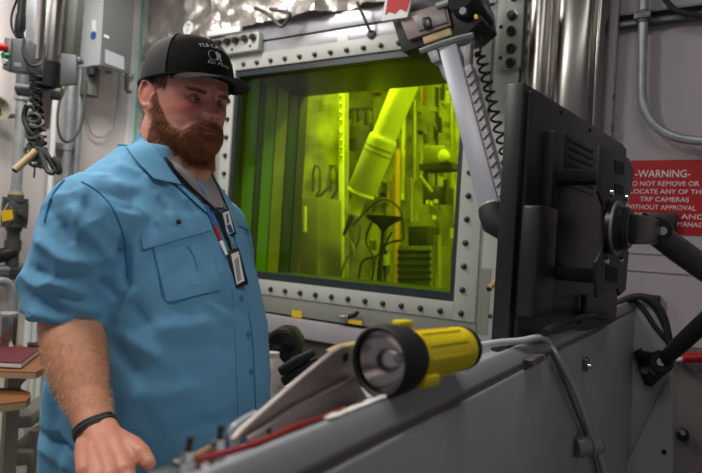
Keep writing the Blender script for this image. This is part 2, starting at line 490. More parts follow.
# tunnel lining, with the stepped bands seen on its left side
m = MB(); e = 0.006
m.box(WALL, OA0, OA1, -TD, -0.06, OZ1-e, OZ1); m.box(WALL, OA0, OA1, -TD, -0.06, OZ0, OZ0+e)
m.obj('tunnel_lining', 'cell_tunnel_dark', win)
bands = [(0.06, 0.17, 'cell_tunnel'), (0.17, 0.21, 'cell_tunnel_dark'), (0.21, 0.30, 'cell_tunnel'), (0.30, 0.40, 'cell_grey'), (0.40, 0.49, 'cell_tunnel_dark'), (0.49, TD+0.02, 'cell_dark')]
for k, (b0, b1, mm) in enumerate(bands):
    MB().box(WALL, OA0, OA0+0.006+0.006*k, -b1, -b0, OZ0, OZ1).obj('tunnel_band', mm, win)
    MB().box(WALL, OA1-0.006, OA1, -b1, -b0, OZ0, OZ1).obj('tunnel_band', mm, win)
# bolts
bm_ = MB()
bm_.lathe((0, 0, 0), (0, 1, 0), [(0, 0.0125), (0.003, 0.0125), (0.003, 0.010), (0.012, 0.0095), (0.014, 0.006)], 8)
BOLT = bm_.mesh('bolt')
WR = WALL.rot()
def bolt(a, z, b, parent, k=1.0, me=BOLT, m='bolt', fr=WALL, name='bolt'):
    return place(me, name, Matrix.Translation(fr.pt(a, b, z)) @ fr.rot() @ Matrix.Scale(k, 4), m, parent)
sp = 0.0868
n = int((OA1+0.04 - (OA0-0.03))/sp)
for i in range(n+1):
    a = OA0-0.030 + i*(OA1+0.035+0.030-OA0)/n
    bolt(a, OZ1+0.026, 0.022, win); bolt(a, OZ0-0.042, 0.022, win)
nz = 12
for i in range(1, nz):
    z = OZ0-0.042 + i*(OZ1-OZ0+0.074)/nz
    bolt(OA0-0.030, z, 0.022, win); bolt(OA1+0.035, z, 0.022, win)

# steel plates above the window
t = struct(thing('trim_1', 'pair of brushed steel cover plates above the window', None, WALL.pt(-0.6, 0, OZ1+FW)))
MB().box(WALL, -1.40, 0.06, 0, 0.018, OZ1+FW, 2.362).obj('cover_plate', 'plate_steel', t, 0.001)
MB().box(WALL, -1.40, 0.06, 0, 0.024, 2.370, 2.440).obj('cover_plate', 'plate_steel', t, 0.001)
MB().box(WALL, -1.40, 0.06, 0, 0.010, 2.360, 2.372).obj('groove', 'hole', t)
a, z = WALL.az(343, 39, 0.02); MB().box(WALL, a-0.03, a+0.03, 0.018, 0.021, z-0.018, z+0.018).obj('patch', 'white_label', t, 0.004)
# plates left of the window, behind the man
t = struct(thing('trim_2', 'greenish painted plate left of the window', None, WALL.pt(-1.5, 0, 0.9)))
MB().box(WALL, WA0+0.25, OA0-FW, 0, 0.015, 0.9, 2.31).obj('side_plate', 'plate_green', t, 0.001)
# plates below the window
t = struct(thing('trim_3', 'grey green plate and protruding ledge below the window', None, WALL.pt(-0.6, 0, 0.9)))
MB().box(WALL, -1.8, 0.06, 0, 0.016, 1.030, OZ0-FW).obj('lower_plate', 'plate_green', t, 0.001)
MB().box(WALL, -1.8, 0.06, 0, 0.010, 1.020, 1.032).obj('groove', 'hole', t)
MB().box(WALL, -1.8, 0.06, 0, 0.045, 0.935, 1.020).obj('ledge', 'ledge_grey', t, 0.004)
MB().box(WALL, -1.8, 0.45, 0, 0.012, 0.0, 0.935).obj('dark_cladding', 'wall_dark', t)
# right hand post
t = struct(thing('trim_4', 'painted steel post right of the window with recessed slot', None, WALL.pt(0.1, 0, 0.9)))
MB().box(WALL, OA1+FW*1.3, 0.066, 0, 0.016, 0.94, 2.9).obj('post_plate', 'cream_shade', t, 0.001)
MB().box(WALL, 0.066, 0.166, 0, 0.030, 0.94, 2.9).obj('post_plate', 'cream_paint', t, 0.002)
a0, z1 = WALL.az(482, 268, 0.02); a1, z0 = WALL.az(488, 335, 0.02)
MB().box(WALL, a0, a1, 0.012, 0.032, z0, z1).obj('slot', 'plate_green', t)
for px, py in ((490, 316), (489, 110), (488, 84)):
    a, z = WALL.az(px, py, 0.03); bolt(a, z, 0.028, t, 0.7)

def bolt_block(name, label, a0, a1, z0, z1, b1, spots, holes, big):
    t = thing(name, label, 'bolt block', WALL.pt((a0+a1)/2, 0, z0), 'bolted clamp blocks')
    MB().box(WALL, a0, a1, 0.02, b1, z0, z1).obj('block', 'cream_paint', t, 0.006)
    for px, py in spots:
        a, z = WALL.az(px, py, b1)
        w = MB(); w.lathe(WALL.pt(a, b1, z), WALL.b, [(0, big*1.25), (0.004, big*1.2)], 16); wo = w.obj('washer', 'washer', t)
        h = MB(); h.lathe(WALL.pt(a, b1+0.004, z), WALL.b, [(0, big), (0.018, big*0.95), (0.022, big*0.7)], 6); h.obj('bolt_head', 'bolt', wo)
    for px, py in holes:
        a, z = WALL.az(px, py, b1)
        h = MB(); h.lathe(WALL.pt(a, b1-0.002, z), WALL.b, [(0, 0.008), (0.003, 0.008)], 10); h.obj('screw_hole', 'hole', t)
a0, z0 = WALL.az(205, 63, 0.06); a1, z1 = WALL.az(259, 31, 0.06)
bolt_block('clamp_block', 'cream clamp block with a row of bolts beside the black cap', -1.46, a1, WALL.az(255, 50, 0.06)[1], z1, 0.06,
           [(219, 44), (228, 42.3), (236.5, 41), (246, 39), (254, 37.6)], [(232, 49.5), (250, 46)], 0.0165)
a0, z0 = WALL.az(497, 69, 0.06); a1, z1 = WALL.az(520, 69, 0.06)
bolt_block('clamp_block', 'tall cream clamp block with big bolts beside the steel duct', a0, a1, z0, 2.75, 0.06,
           [(513, -3), (512.5, 16), (512, 31.5), (511.5, 49), (511, 63.5)], [(501, 27), (500.5, 58)], 0.017)

# crumpled foil above the window and in the corner
def crumple(name, fr, a0, a1, z0f, z1, b, amp, na, nz_, seed, mm, par=None):
    rows = []
    for i in range(nz_+1):
        r = []
        for j in range(na+1):
            a = a0 + (a1-a0)*j/na; zz0 = z0f(a); z = zz0 + (z1-zz0)*i/nz_
            q = Vector((a*6+seed, z*6, seed))
            h = mnoise.fractal(q, 0.9, 2.2, 4) + 0.8*abs(mnoise.noise(Vector((a*17, z*11, seed+3))))
            r.append(fr.pt(a, b + amp*h, z))
        rows.append(r)
    o = MB().grid(rows, thick=fr.b*-0.004).obj(name, mm, par, fix=False)
    for p in o.data.polygons: p.use_smooth = True
    return o
f = crumple('foil_insulation', WALL, -1.97, 0.05, lambda a: 2.443 if a > -1.47 else 2.05, 2.985, 0.05, 0.05, 90, 36, 4.2, 'foil')
tag(f, 'crumpled silver foil insulation above the window', 'insulation')
# round white tag in front of the foil
c = WALL.hit(188.5, 28.5, 0.13)
t = thing('round_tag', 'round white tag hanging on the foil above the black cap', 'tag', c)
m = MB(); m.lathe(c, WALL.b, [(0, 0.036), (0.004, 0.036)], 24); m.obj('disc', 'white_label', t)
write('TRP', 0.022, c + UP*0.008, WALL.a, UP, 'blue_label', t, lift=0.0055)
write('21', 0.022, c - UP*0.018, WALL.a, UP, 'blue_label', t, lift=0.0055)
# white strip light edge on the foil
a0, z0 = WALL.az(208, 35, 0.12); a1, z1 = WALL.az(240, 26, 0.12)
m = MB(); m.bar(WALL.hit(208, 34.5, 0.11), WALL.hit(241, 29, 0.11), 0.02, 0.03); tag(m.obj('white_batten', 'white_paint', None, 0.003), 'white batten lying along the foil above the clamp block', 'batten')
# dark hose looped at the top of the plates
m = MB(); m.tube(bez([WALL.hit(255, 8, 0.12), WALL.hit(268, 14, 0.12), WALL.hit(280, 26, 0.10), WALL.hit(286, 22, 0.10), WALL.hit(289, 13, 0.11), WALL.hit(270, 9, 0.12)]), 0.009, 8)
tag(m.obj('bent_hose', 'iron', None), 'bent dark hose looping out of the foil', 'hose')
m = MB(); m.tube(bez([WALL.hit(357, 2, 0.09), WALL.hit(366, 22, 0.06), WALL.hit(371, 33, 0.03)]), 0.0065, 8)
m.lathe(WALL.hit(372, 35, 0.018), WALL.b, [(0, 0.02), (0.012, 0.02), (0.016, 0.012)], 12)
tag(m.obj('ground_lead', 'iron', None), 'thin dark lead bolted to the upper steel plate', 'cable')

# steel duct and what is right of it
prof = [(521, 0.0), (522, .05), (526, .085), (533, .10), (541, .098), (547, .085), (551, .10), (556, .125), (563, .135), (575, .135), (586, .13), (592, .115), (595, .135), (600, .13), (606, .10), (608, .0)]
rows = []
for k in range(26):
    z = 0.95 + (3.0-0.95)*k/25; r = []
    for j, (px, b) in enumerate(prof):
        a, _ = WALL.az(px, 70, b)
        w = mnoise.noise(Vector((a*5, z*2.2, 7)))*0.018 if 0 < j < len(prof)-1 else 0
        r.append(WALL.pt(a, b + w, z))
    rows.append(bez(r, 3))
duct = MB().grid(rows).obj('steel_duct', 'duct_steel', None, fix=False)
for p in duct.data.polygons: p.use_smooth = True
tag(duct, 'shiny dented stainless steel duct cladding behind the monitor', 'duct')
a0, _ = WALL.az(608, 60); a1, _ = WALL.az(618, 60)
struct(MB().box(WALL, a0, a1, 0, 0.05, 0.95, 3.0).obj('trim_5', 'wall_right', None, 0.004), 'narrow off white corner strip beside the duct')
for k, (px, py, w, h) in enumerate(((616, 97, .006, .02), (616, 128, .009, .03), (618, 118, .004, .008))):
    a, z = WALL.az(px-1.5, py, 0.05); MB().box(WALL, a-w, a, 0.05, 0.051, z-h/2, z+h/2).obj('paint_chip', 'wall_dark', bpy.data.objects['trim_5'])
# conduit on a strut channel
t = thing('strut_channel', 'galvanised strut channel on the wall above the warning sign', 'strut', WALL.hit(620, 18, 0.0))
a0, z0 = WALL.az(618, 29, 0.04); a1, z1 = WALL.az(716, 11, 0.04)
za = WALL.az(619, 14, 0.04)[1]
MB().box(WALL, a0, a1+0.1, 0, 0.042, za-0.045, za-0.03).obj('lower_lip', 'galv_dark', t, 0.002)
MB().box(WALL, a0, a1+0.1, 0, 0.042, za-0.008, za).obj('upper_lip', 'galv_dark', t, 0.002)
MB().box(WALL, a0, a1+0.1, 0, 0.010, za-0.03, za-0.008).obj('web', 'galv_dark', t)
t = thing('steel_conduit', 'bent grey steel conduit curving right above the warning sign', 'conduit', WALL.hit(640, 90, 0.06))
cps = [WALL.hit(x, y, 0.065) for x, y in ((648, -160), (643, 30), (642, 70), (642, 95), (645, 109), (652, 122), (664, 132), (680, 138), (702, 141), (730, 143), (860, 146))]
MB().tube(bez(cps, 5), 0.0155, 14).obj('pipe', 'galv', t)
c = WALL.hit(643, 17, 0.065)
m = MB(); m.tube([c + UP*0.02, c - UP*0.02], 0.021, 14); m.bar(c - WALL.b*0.02, c + WALL.b*0.026, 0.05, 0.022); m.obj('clamp', 'galv_dark', t, 0.001)
m = MB(); m.tube(bez([WALL.hit(664, -2, .05), WALL.hit(676, 10, .06), WALL.hit(700, 16, .06), WALL.hit(725, 18, .06)]), 0.009, 8)
tag(m.obj('black_hose', 'rubber', None), 'black hose running over the strut channel', 'hose')

# warning sign
sa0, sa1 = WALL.az(628, 200, 0.005)[0], WALL.az(668, 200, .005)[0]*2 - WALL.az(628, 200, .005)[0]
sz1 = WALL.az(665, 160, 0.005)[1]; sz0 = WALL.az(690, 235, 0.005)[1]
t = thing('warning_sign', 'red warning sign with white lettering on the wall', 'sign', WALL.pt((sa0+sa1)/2, 0, sz0))
MB().box(WALL, sa0, sa1, 0, 0.005, sz0, sz1).obj('sign_plate', 'sign_red', t)
def sign_line(txt, px0, px1, py, size):
    p0 = WALL.hit(px0, py, 0.005); p1 = WALL.hit(px1, py, 0.005)
    l0 = WALL.loc(p0); l1 = WALL.loc(p1); w = l1[0]-l0[0]
    zc = WALL.az((px0+px1)/2, py, .005)[1]
    write(txt, size, WALL.pt((l0[0]+l1[0])/2, 0.005, zc-size*0.35), WALL.a, UP, 'white_label', t, width=w, lift=0.0008)
sign_line('-WARNING-', 635.5, 690.5, 173.5, 0.036)
sign_line('DO NOT REMOVE OR', 627, 699, 183.5, 0.0225)
sign_line('RELOCATE ANY OF THE', 622, 705, 191.5, 0.0225)
sign_line('TRP CAMERAS', 640, 689, 199.3, 0.0225)
sign_line('WITHOUT APPROVAL', 626, 696, 207.3, 0.0225)
sign_line('SECURITY AND', 634.5, 704, 216, 0.0225)
sign_line('MANAG', 677.5, 703, 224.5, 0.0225)
# small black box over the sign and one lower on the wall
a0, z0 = WALL.az(641, 235, .04); a1, z1 = WALL.az(677, 213, .04)
tag(MB().box(WALL, a0, a1, 0.005, 0.04, z0, z1).obj('camera_box', 'black_plastic', None, 0.004), 'small black box covering part of the warning sign', 'box')
a0, z0 = WALL.az(634, 318, .04); a1, z1 = WALL.az(660, 296, .04)
tag(MB().box(WALL, a0, a1, 0.0, 0.04, z0, z1).obj('junction_box', 'black_plastic', None, 0.004), 'small black box low on the wall behind the console end', 'box')
t = struct(thing('trim_6', 'pale wall panel strips below the warning sign', None, WALL.hit(660, 300)))
for py, h in ((254, 0.006), (272, 0.006)):
    a, z = WALL.az(665, py, 0.0); MB().box(WALL, 0.5, 1.2, 0.0, 0.006, z-h/2, z+h/2).obj('strip', 'wall_right', t)
MB().box(WALL, 0.5, 1.2, 0.0, 0.012, 0.02, WALL.az(680, 345)[1]).obj('lower_panel', 'rust_box', t)
# red handle at the right edge, small black knob below
m = MB(); m.tube([WALL.hit(683, 358, .05), WALL.hit(712, 357, .05)], 0.016, 14)
t = thing('red_valve_handle', 'red handle poking out behind the monitor arm', 'handle', WALL.hit(690, 358, 0))
m.obj('grip', 'red_button', t); MB().tube([WALL.hit(676, 360, .05), WALL.hit(684, 359, .05)], 0.008, 10).obj('rod', 'white_paint', t)
MB().tube([WALL.hit(677, 360, .05), WALL.hit(677, 360, 0)], 0.010, 10).obj('stem', 'iron', t)
t = thing('cable_gland', 'small black cable gland on the wall at the lower right', 'cable gland', WALL.hit(683, 433, 0))
MB().lathe(WALL.hit(683, 433, 0.0), WALL.b, [(0, .02), (.03, .02), (.035, .014)], 14).obj('gland_body', 'black_plastic', t)
MB().lathe(WALL.hit(683, 433, 0.035), WALL.b, [(0, .008), (.006, .007)], 10).obj('cap', 'galv', t)

# yellow tags and small valve under the window
a, z = WALL.az(297, 314, .017)
c = WALL.pt(a, 0.017, z)
tag(MB().box(WALL, a-0.03, a+0.03, 0.016, 0.019, z-0.016, z+0.016).obj('yellow_tag', 'yellow_tag', None), 'yellow tag on the plate under the window', 'tag')
t = thing('small_valve', 'small chrome valve with a yellow tag under the window', 'valve', WALL.hit(345, 318, .016))
MB().tube([WALL.hit(334, 317, .05), WALL.hit(340, 317, .05), WALL.hit(343, 316.5, .05), WALL.hit(349, 317, .05)], [0.006, .011, .016, .013], 12).obj('valve_body', 'chrome', t)
MB().tube([WALL.hit(345, 317, .0), WALL.hit(345, 317, .05)], .008, 8).obj('stem', 'chrome', t)
MB().tube([WALL.hit(349, 317, .05), WALL.hit(355, 315, .05), WALL.hit(358, 312, .05)], [.01, .012, .008], 10).obj('lever', 'black_plastic', t)
c = WALL.hit(355, 321, .052); m = MB(); m.slab([WALL.hit(348, 319, .05), WALL.hit(362, 321, .05), WALL.hit(362, 325, .05), WALL.hit(348, 323, .05)], WALL.b*0.003); m.obj('tag', 'yellow_tag', t)
# tan stub handle right of the window
t = thing('tan_handle', 'tan wooden stub handle between the window and the monitor', 'handle', WALL.hit(499, 280, .02))
MB().tube([WALL.hit(503, 274, .03), WALL.hit(489, 289, .13)], 0.011, 12).obj('grip', 'tan', t)
MB().tube([WALL.hit(489.4, 288.6, .127), WALL.hit(488.6, 289.4, .133)], 0.0095, 12).obj('end_cap', 'rubber', t)

# ------------------------------------------------------------------ inside the hot cell
def cell_pt(px, py, c): return WALL.hit(px, py, -c)
CB = 2.7
m = MB(); m.box(WALL, -3.2, 1.9, -CB-0.1, -CB, 0.5, 3.2); struct(m.obj('wall_cell_back', 'cell_wall'), 'far wall of the lit cell seen through the glass')
m = MB(); m.box(WALL, -3.3, -3.2, -CB, -TD, 0.5, 3.2); struct(m.obj('wall_cell_left', 'cell_wall'), 'left wall of the lit cell')
m = MB(); m.box(WALL, 1.9, 2.0, -CB, -TD, 0.5, 3.2); struct(m.obj('wall_cell_right', 'cell_wall'), 'right wall of the lit cell')
m = MB(); m.box(WALL, -3.3, 2.0, -CB-0.1, -TD, 0.45, 0.5); struct(m.obj('floor_cell', 'cell_grey'), 'floor of the lit cell')
m = MB(); m.box(WALL, -3.3, 2.0, -CB-0.1, -TD, 3.2, 3.25); struct(m.obj('ceiling_cell', 'cell_wall'), 'roof of the lit cell')
def cell_lamp(a, b, z, sx, sy, power, tilt=0):
    o = area_light('cell_lamp_light', WALL.pt(a, b, z), sx, sy, power, (1.0, 0.86, 0.45))
    o.matrix_world = Matrix.Translation(WALL.pt(a, b, z)) @ WALL.rot() @ Matrix.Rotation(tilt, 4, 'X')
    t = thing('cell_lamp', 'lamp housing on the cell roof, %s' % ('left one' if a < -0.5 else 'right one'), 'lamp', WALL.pt(a, b, z), 'cell lamps')
    MB().box(WALL, a-sx/2-.02, a+sx/2+.02, b-sy/2-.02, b+sy/2+.02, z+0.02, z+0.10).obj('housing', 'cell_white', t)
cell_lamp(-1.1, -1.0, 3.05, 1.0, 0.3, 105, math.radians(-18))
cell_lamp(0.55, -1.3, 3.05, 1.0, 0.3, 105, math.radians(-10))
# slave manipulator arm
p0 = cell_pt(424, 40, 1.15); p1 = cell_pt(352, 215, 1.15)
d = (p1-p0); L_ = d.length; d.normalize()
def along(t): return p0 + d*(L_*t)
t = thing('slave_arm', 'pale telescoping manipulator arm hanging diagonally in the cell', 'manipulator', p0)
MB().lathe(along(-0.5), d, [(0, .082), (L_*1.06, .082)], 28).obj('upper_tube', 'cell_white', t)
MB().lathe(along(0.54), d, [(0, .092), (.02, .098), (.03, .098), (L_*.30, .098), (L_*.315, .090), (L_*.33, .098), (L_*.345, .085)], 28).obj('sleeve', 'cell_white', t)
MB().lathe(along(0.60), d, [(0, .1005), (.006, .1005)], 28).obj('band', 'cell_grey', t)
MB().lathe(along(0.63), d, [(0, .1005), (.006, .1005)], 28).obj('band', 'cell_grey', t)
MB().lathe(along(0.86), d, [(0, .05), (L_*.13, .05), (L_*.14, .04)], 20).obj('wrist', 'cell_white', t)
m = MB(); u, v = perp(d)
for s in (-1, 1):
    m.tube([along(0.99)+u*s*.03, along(1.05)+u*s*.05, along(1.12)+u*s*.02], [.018, .016, .010], 8)
m.obj('gripper', 'cell_dark', t)
# door panel with loop handles on the left
def cslab(name, pts, c, th, mm, par=None, bevel=0.0):
    return MB().slab([cell_pt(x, y, c) for x, y in pts], WALL.b*-th).obj(name, mm, par, bevel)
t = thing('cell_door', 'tall bright door panel with loop handles at the left of the cell', 'door', cell_pt(326, 284, 1.6))
cslab('door_panel', [(296, 60), (346, 55), (346, 300), (296, 298)], 1.6, .04, 'cell_wall', t)
for x in (316, 333):
    MB().tube([cell_pt(px, py, 1.54) for px, py in ((x-3, 192), (x-3, 172), (x-1, 166), (x+2, 166), (x+4, 172), (x+4, 190), (x-2, 200))], .010, 8).obj('handle', 'cell_dark', t)
cslab('edge_strip', [(339, 60), (343, 60), (343, 300), (339, 300)], 1.55, .02, 'cell_white', t)
for k in range(9):
    MB().ell(cell_pt(341, 84+k*9+(k*7 % 4), 1.53), (.012, .012, .016), None, 8, 6).obj('stud', 'cell_steel', t)
t = thing('cell_cabinet', 'dark upright cabinet at the lower left of the cell', 'cabinet', cell_pt(309, 300, 1.1))
cslab('cabinet_body', [(298, 198), (318, 197), (318, 310), (298, 310)], 1.1, .3, 'cell_grey', t, .01)
cslab('door_edge', [(303, 206), (305, 206), (305, 232), (303, 232)], 1.08, .02, 'cell_white', t)
MB().tube([cell_pt(318, 198, 1.2), cell_pt(328, 188, 1.25), cell_pt(330, 165, 1.3)], .012, 8).obj('duct_elbow', 'cell_dark', t)
# hanging tools
t = thing('tool_rack', 'rack of small hanging tools left of the diagonal arm', 'rack', cell_pt(356, 118, 1.9))
cslab('rail', [(346, 109), (370, 107), (370, 110), (346, 112)], 1.9, .03, 'cell_dark', t)
for k in range(6):
    x = 348+k*4; cslab('tool', [(x, 110), (x+2, 110), (x+2.4, 119+(k*5 % 7)), (x-.4, 119+(k*5 % 7))], 1.87, .02, 'cell_steel' if k % 2 else 'cell_dark', t)
cslab('dark_box', [(346, 138), (354, 138), (354, 150), (346, 150)], 1.85, .05, 'cell_dark', t)
# lamp box top right of the arm
t = thing('lamp_box', 'dark box with a bright round lens right of the diagonal arm', 'instrument', cell_pt(436, 165, 1.5))
cslab('box_body', [(421, 146), (444, 145), (450, 162), (424, 164)], 1.5, .18, 'cell_grey', t, .008)
cslab('bracket', [(419, 164), (452, 162), (452, 168), (419, 170)], 1.45, .2, 'cell_dark', t)
MB().lathe(cell_pt(445, 156, 1.46), WALL.b, [(0, .035), (.03, .04), (.035, .03)], 16).obj('lens', 'cell_white', t)
# shelf posts and bright tubes on the right
def rod(name, label, x0, y0, x1, y1, c, r, mm, cat='pipe', grp='pipes in the cell'):
    t = MB().tube([cell_pt(x0, y0, c), cell_pt(x1, y1, c)], r, 12).obj(name, mm)
    tag(t, label, cat, grp)
rod('steel_tube', 'short bright steel tube standing beside the diagonal arm tip', 410, 178, 410, 222, 1.5, .030, 'cell_steel')
rod('steel_tube', 'tall bright tube at the bottom right of the cell', 437, 235, 438, 310, 1.3, .028, 'cell_steel')
rod('steel_tube', 'thin vertical pipe right of the lamp box', 452, 80, 453, 300, 2.2, .022, 'cell_grey')
rod('steel_tube', 'thin vertical pipe between the arm and the lamp box', 415, 100, 415, 180, 2.3, .02, 'cell_grey')
rod('steel_tube', 'yellowish vertical pipe behind the arm', 398, 150, 396, 300, 2.3, .03, 'cell_orange')
rod('steel_tube', 'dark slanting rod right of the short bright tube', 420, 176, 432, 192, 1.4, .014, 'cell_steel')
rod('steel_tube', 'thin pale pipe just right of the arm sleeve', 404, 120, 402, 200, 2.4, .02, 'cell_white')
rod('steel_tube', 'thin dark pipe at the far right of the cell', 446, 180, 447, 300, 1.8, .02, 'cell_dark')
t = thing('bright_frame', 'bright white frame at the right edge of the cell', 'frame', cell_pt(462, 240, 1.2))
for x0, y0, x1, y1 in ((454, 178, 457, 240), (454, 178, 475, 182), (450, 228, 475, 238)):
    cslab('frame_bar', [(x0, y0), (x1, y0), (x1, y1), (x0, y1)], 1.2, .04, 'cell_white', t)
cslab('frame_box', [(456, 205), (476, 205), (476, 232), (456, 232)], 1.22, .05, 'cell_white', t)
t = thing('funnel', 'dark funnel shaped tray below the arm tip', 'funnel', cell_pt(385, 222, 1.3))
m = MB(); c = cell_pt(384, 216, 1.3); m.lathe(c, (0, 0, -1), [(0, .13), (.02, .12), (.07, .04), (.10, .02)], 20); m.obj('bowl', 'cell_dark', t)
MB().tube([c - UP*.1, c - UP*.5], .015, 8).obj('stem', 'cell_dark', t)
# hoses
hs = [[(350, 218), (346, 235), (354, 250), (350, 275), (356, 300)], [(372, 222), (366, 240), (374, 262), (368, 300)], [(392, 232), (378, 255), (362, 262), (358, 290)],
      [(360, 225), (357, 245), (345, 262), (338, 290)], [(402, 240), (385, 246), (378, 270), (380, 300)], [(352, 226), (380, 200), (400, 210), (404, 240)]]
nm = ['leftmost hose', 'hose under the funnel', 'hose sagging from the bench', 'hose trailing to the door', 'hose beside the bench legs', 'hose arching over the funnel']
for k, h in enumerate(hs):
    tag(MB().tube(bez([cell_pt(x, y, 1.15+.06*k) for x, y in h], 6), .008, 8).obj('cell_hose', 'cell_dark' if k % 3 else 'cell_grey'), 'dark flexible %s in the cell' % nm[k], 'hose', 'hoses in the cell')
t = thing('cell_bench', 'ribbed dark workbench at the lower right of the cell', 'bench', cell_pt(415, 300, 1.35))
cslab('bench_body', [(398, 246), (430, 246), (430, 312), (398, 312)], 1.35, .35, 'cell_grey', t, .005)
for k in range(5): cslab('rib', [(397, 250+k*7), (431, 250+k*7), (431, 253+k*7), (397, 253+k*7)], 1.33, .02, 'cell_dark', t)
cslab('bench_box', [(408, 226), (428, 226), (428, 247), (408, 247)], 1.45, .2, 'cell_dark', t, .005)
t = thing('cell_machine', 'dark machine block in front of the right cell wall', 'machine', cell_pt(450, 300, 1.6))
cslab('machine_body', [(418, 205), (470, 205), (470, 312), (418, 312)], 1.75, .3, 'cell_grey', t, .01)
cslab('machine_head', [(424, 186), (446, 186), (446, 206), (424, 206)], 1.8, .2, 'cell_dark', t, .01)
for k, (x, y) in enumerate(((426, 200), (430, 201), (434, 199), (432, 215), (455, 215))):
    cslab('button', [(x, y), (x+2.4, y), (x+2.4, y+4), (x, y+4)], 1.70, .03, 'cell_white', t)
# many small clips and fittings on the far wall
random.seed(5)
lbl = ['upper', 'middle', 'lower']
t = thing('fitting_board', 'board of many small bright fittings on the far cell wall', 'board', cell_pt(420, 200, 2.6))
cslab('board_panel', [(370, 60), (474, 40), (474, 300), (370, 300)], 2.62, .03, 'cell_wall', t)
for k in range(110):
    x = random.uniform(368, 468); y = random.uniform(66, 290); w = random.uniform(1.0, 5); h = random.uniform(2, 16) if k % 3 else random.uniform(16, 50)
    if k % 3 == 0: w = random.uniform(.8, 1.8)
    cslab('fitting', [(x, y), (x+w, y), (x+w, y+h), (x, y+h)], 2.60-random.uniform(0, .25), random.uniform(.03, .1), random.choice(['cell_steel', 'cell_dark', 'cell_dark', 'cell_grey', 'cell_white', 'cell_orange']), t)

# ------------------------------------------------------------------ master manipulator above the window
MO = 0.36
def wslab(name, pts, off, th, mm, par, bevel=0.003):
    return MB().slab([WALL.hit(x, y, off) for x, y in pts], WALL.b*-th).obj(name, mm, par, bevel)
t = thing('master_manipulator', 'grey master manipulator arm with black housing above the window', 'manipulator', WALL.hit(440, -30, 0.0))
wslab('mount_body', [(392, 20), (398, -12), (470, -30), (482, 20), (468, 33), (402, 52)], MO, .16, 'black_plastic', t)
wslab('side_plate', [(398, 16), (446, 2), (451, 25), (408, 40)], MO+.02, .02, 'housing_pink', t)
wslab('side_plate', [(412, 16), (444, 8), (448, 22), (418, 31)], MO+.028, .01, 'housing_grey', t)
wslab('catch', [(420, 18), (429, 16), (431, 26), (424, 29)], MO+.04, .02, 'black_satin', t)
wslab('tan_pad', [(422, 37), (450, 27.5), (452, 34.5), (424, 44)], MO+.012, .02, 'tan', t)
MB().tube([WALL.hit(x, y, MO+.02) for x, y in ((420, 50.5), (440, 43), (458, 37.5), (473, 34))], .007, 8).obj('belt', 'galv', t)
MB().tube([WALL.hit(x, y, MO+.02) for x, y in ((421, 53), (441, 46), (459, 40.5), (474, 37))], .005, 8).obj('belt', 'galv_dark', t)
MB().tube([WALL.hit(437, 6, MO+.03), WALL.hit(462, -2, MO+.03)], .012, 10).obj('spacer', 'galv', t)
c = WALL.hit(471, 12, MO)
m = MB(); m.lathe(c - WALL.b*.10, (WALL.b + UP*0.25 - WALL.a*.1), [(0, .050), (.10, .056), (.15, .056), (.16, .050)], 26); m.obj('drum', 'black_satin', t)
m = MB(); m.lathe(WALL.hit(464, 12, MO+.07), WALL.b, [(0, .014), (.012, .012)], 14); m.obj('drum_hub', 'galv_dark', t)
wslab('yellow_mark', [(474, 15), (477, 14), (478, 18), (475, 19)], MO+.075, .004, 'yellow_tag', t, 0)
wslab('bracket', [(426, 50), (436, 47), (440, 60), (432, 63)], MO+.02, .05, 'arm_grey', t)
wslab('shoulder', [(431, 49), (471, 37), (464, 74), (444, 80)], MO+.0, .05, 'arm_grey', t, .006)
p0 = WALL.hit(451, 50, MO-.01); p1 = WALL.hit(492, 208, MO+.10)
dn = (p1-p0).normalized()
MB().bar(p0, p1, .066, .06, WALL.b).obj('arm_tube', 'arm_grey', t, .004)
sd = dn.cross(WALL.b).normalized()
if sd.dot(WALL.a) < 0: sd = -sd
MB().bar(p0 + sd*.045 + dn*.10, p1 + sd*.040, .03, .045, WALL.b).obj('rack_bar', 'arm_grey', t, .003)
for k in range(15):
    q = p0 + sd*.050 + dn*(.13 + k*.034) + WALL.b*.022
    m = MB(); m.slab([q - dn*.014 - sd*.012, q + dn*.014 - sd*.012, q + sd*.012], WALL.b*.010); m.obj('rack_tooth', 'housing_grey', t)
m = MB(); m.tube([p1 - dn*.005, p1 + dn*.02, p1 + dn*.05, p1 + dn*.075 + sd*.02, p1 + dn*.09 + sd*.05], [.042, .046, .045, .040, .026], 14); m.obj('end_boot', 'rubber', t)
MB().tube([p1 - dn*.012, p1 + dn*.002], .040, 14).obj('end_collar', 'galv', t)
wslab('dark_bracket', [(463, 47), (471, 42), (470, 66), (464, 72)], MO+.03, .03, 'housing_grey', t)
# sticker
t2 = thing('red_sticker', 'red and white sticker card on the corner of the manipulator housing', 'sticker', WALL.hit(395, 20, MO+.03))
wslab('card', [(386, -4), (412, -4), (407, 17), (381, 21)], MO+.034, .012, 'white_label', t2, 0)
wslab('red_field', [(388, -3), (411, -3), (406.5, 12), (400, 9), (395, 14), (389, 12), (385, 15)], MO+.0352, .001, 'red_button', t2, 0)
# coiled cord
t = thing('coiled_cord', 'black coiled cord hanging beside the manipulator arm', 'cord', WALL.hit(478, 55, MO-.05))
A = WALL.hit(480, 52, MO-.06); B = WALL.hit(511, 182, MO-.10)
ax = (B-A).normalized(); u, v = perp(ax); pts = []
turns = 13
for k in range(turns*12+1):
    s = k/(turns*12); an = 2*math.pi*turns*s
    rr_ = .0175*min(1, s*12)*(1-.15*s)
    pts.append(A.lerp(B, s**1.15) + u*(math.cos(an)*rr_) + v*(math.sin(an)*rr_))
lead = bez([WALL.hit(472, 33, MO-.05), WALL.hit(481, 40, MO-.05), A + Vector((0, 0, .005))], 5)
MB().tube(lead[:-1] + pts, .0046, 6).obj('coil', 'rubber', t)

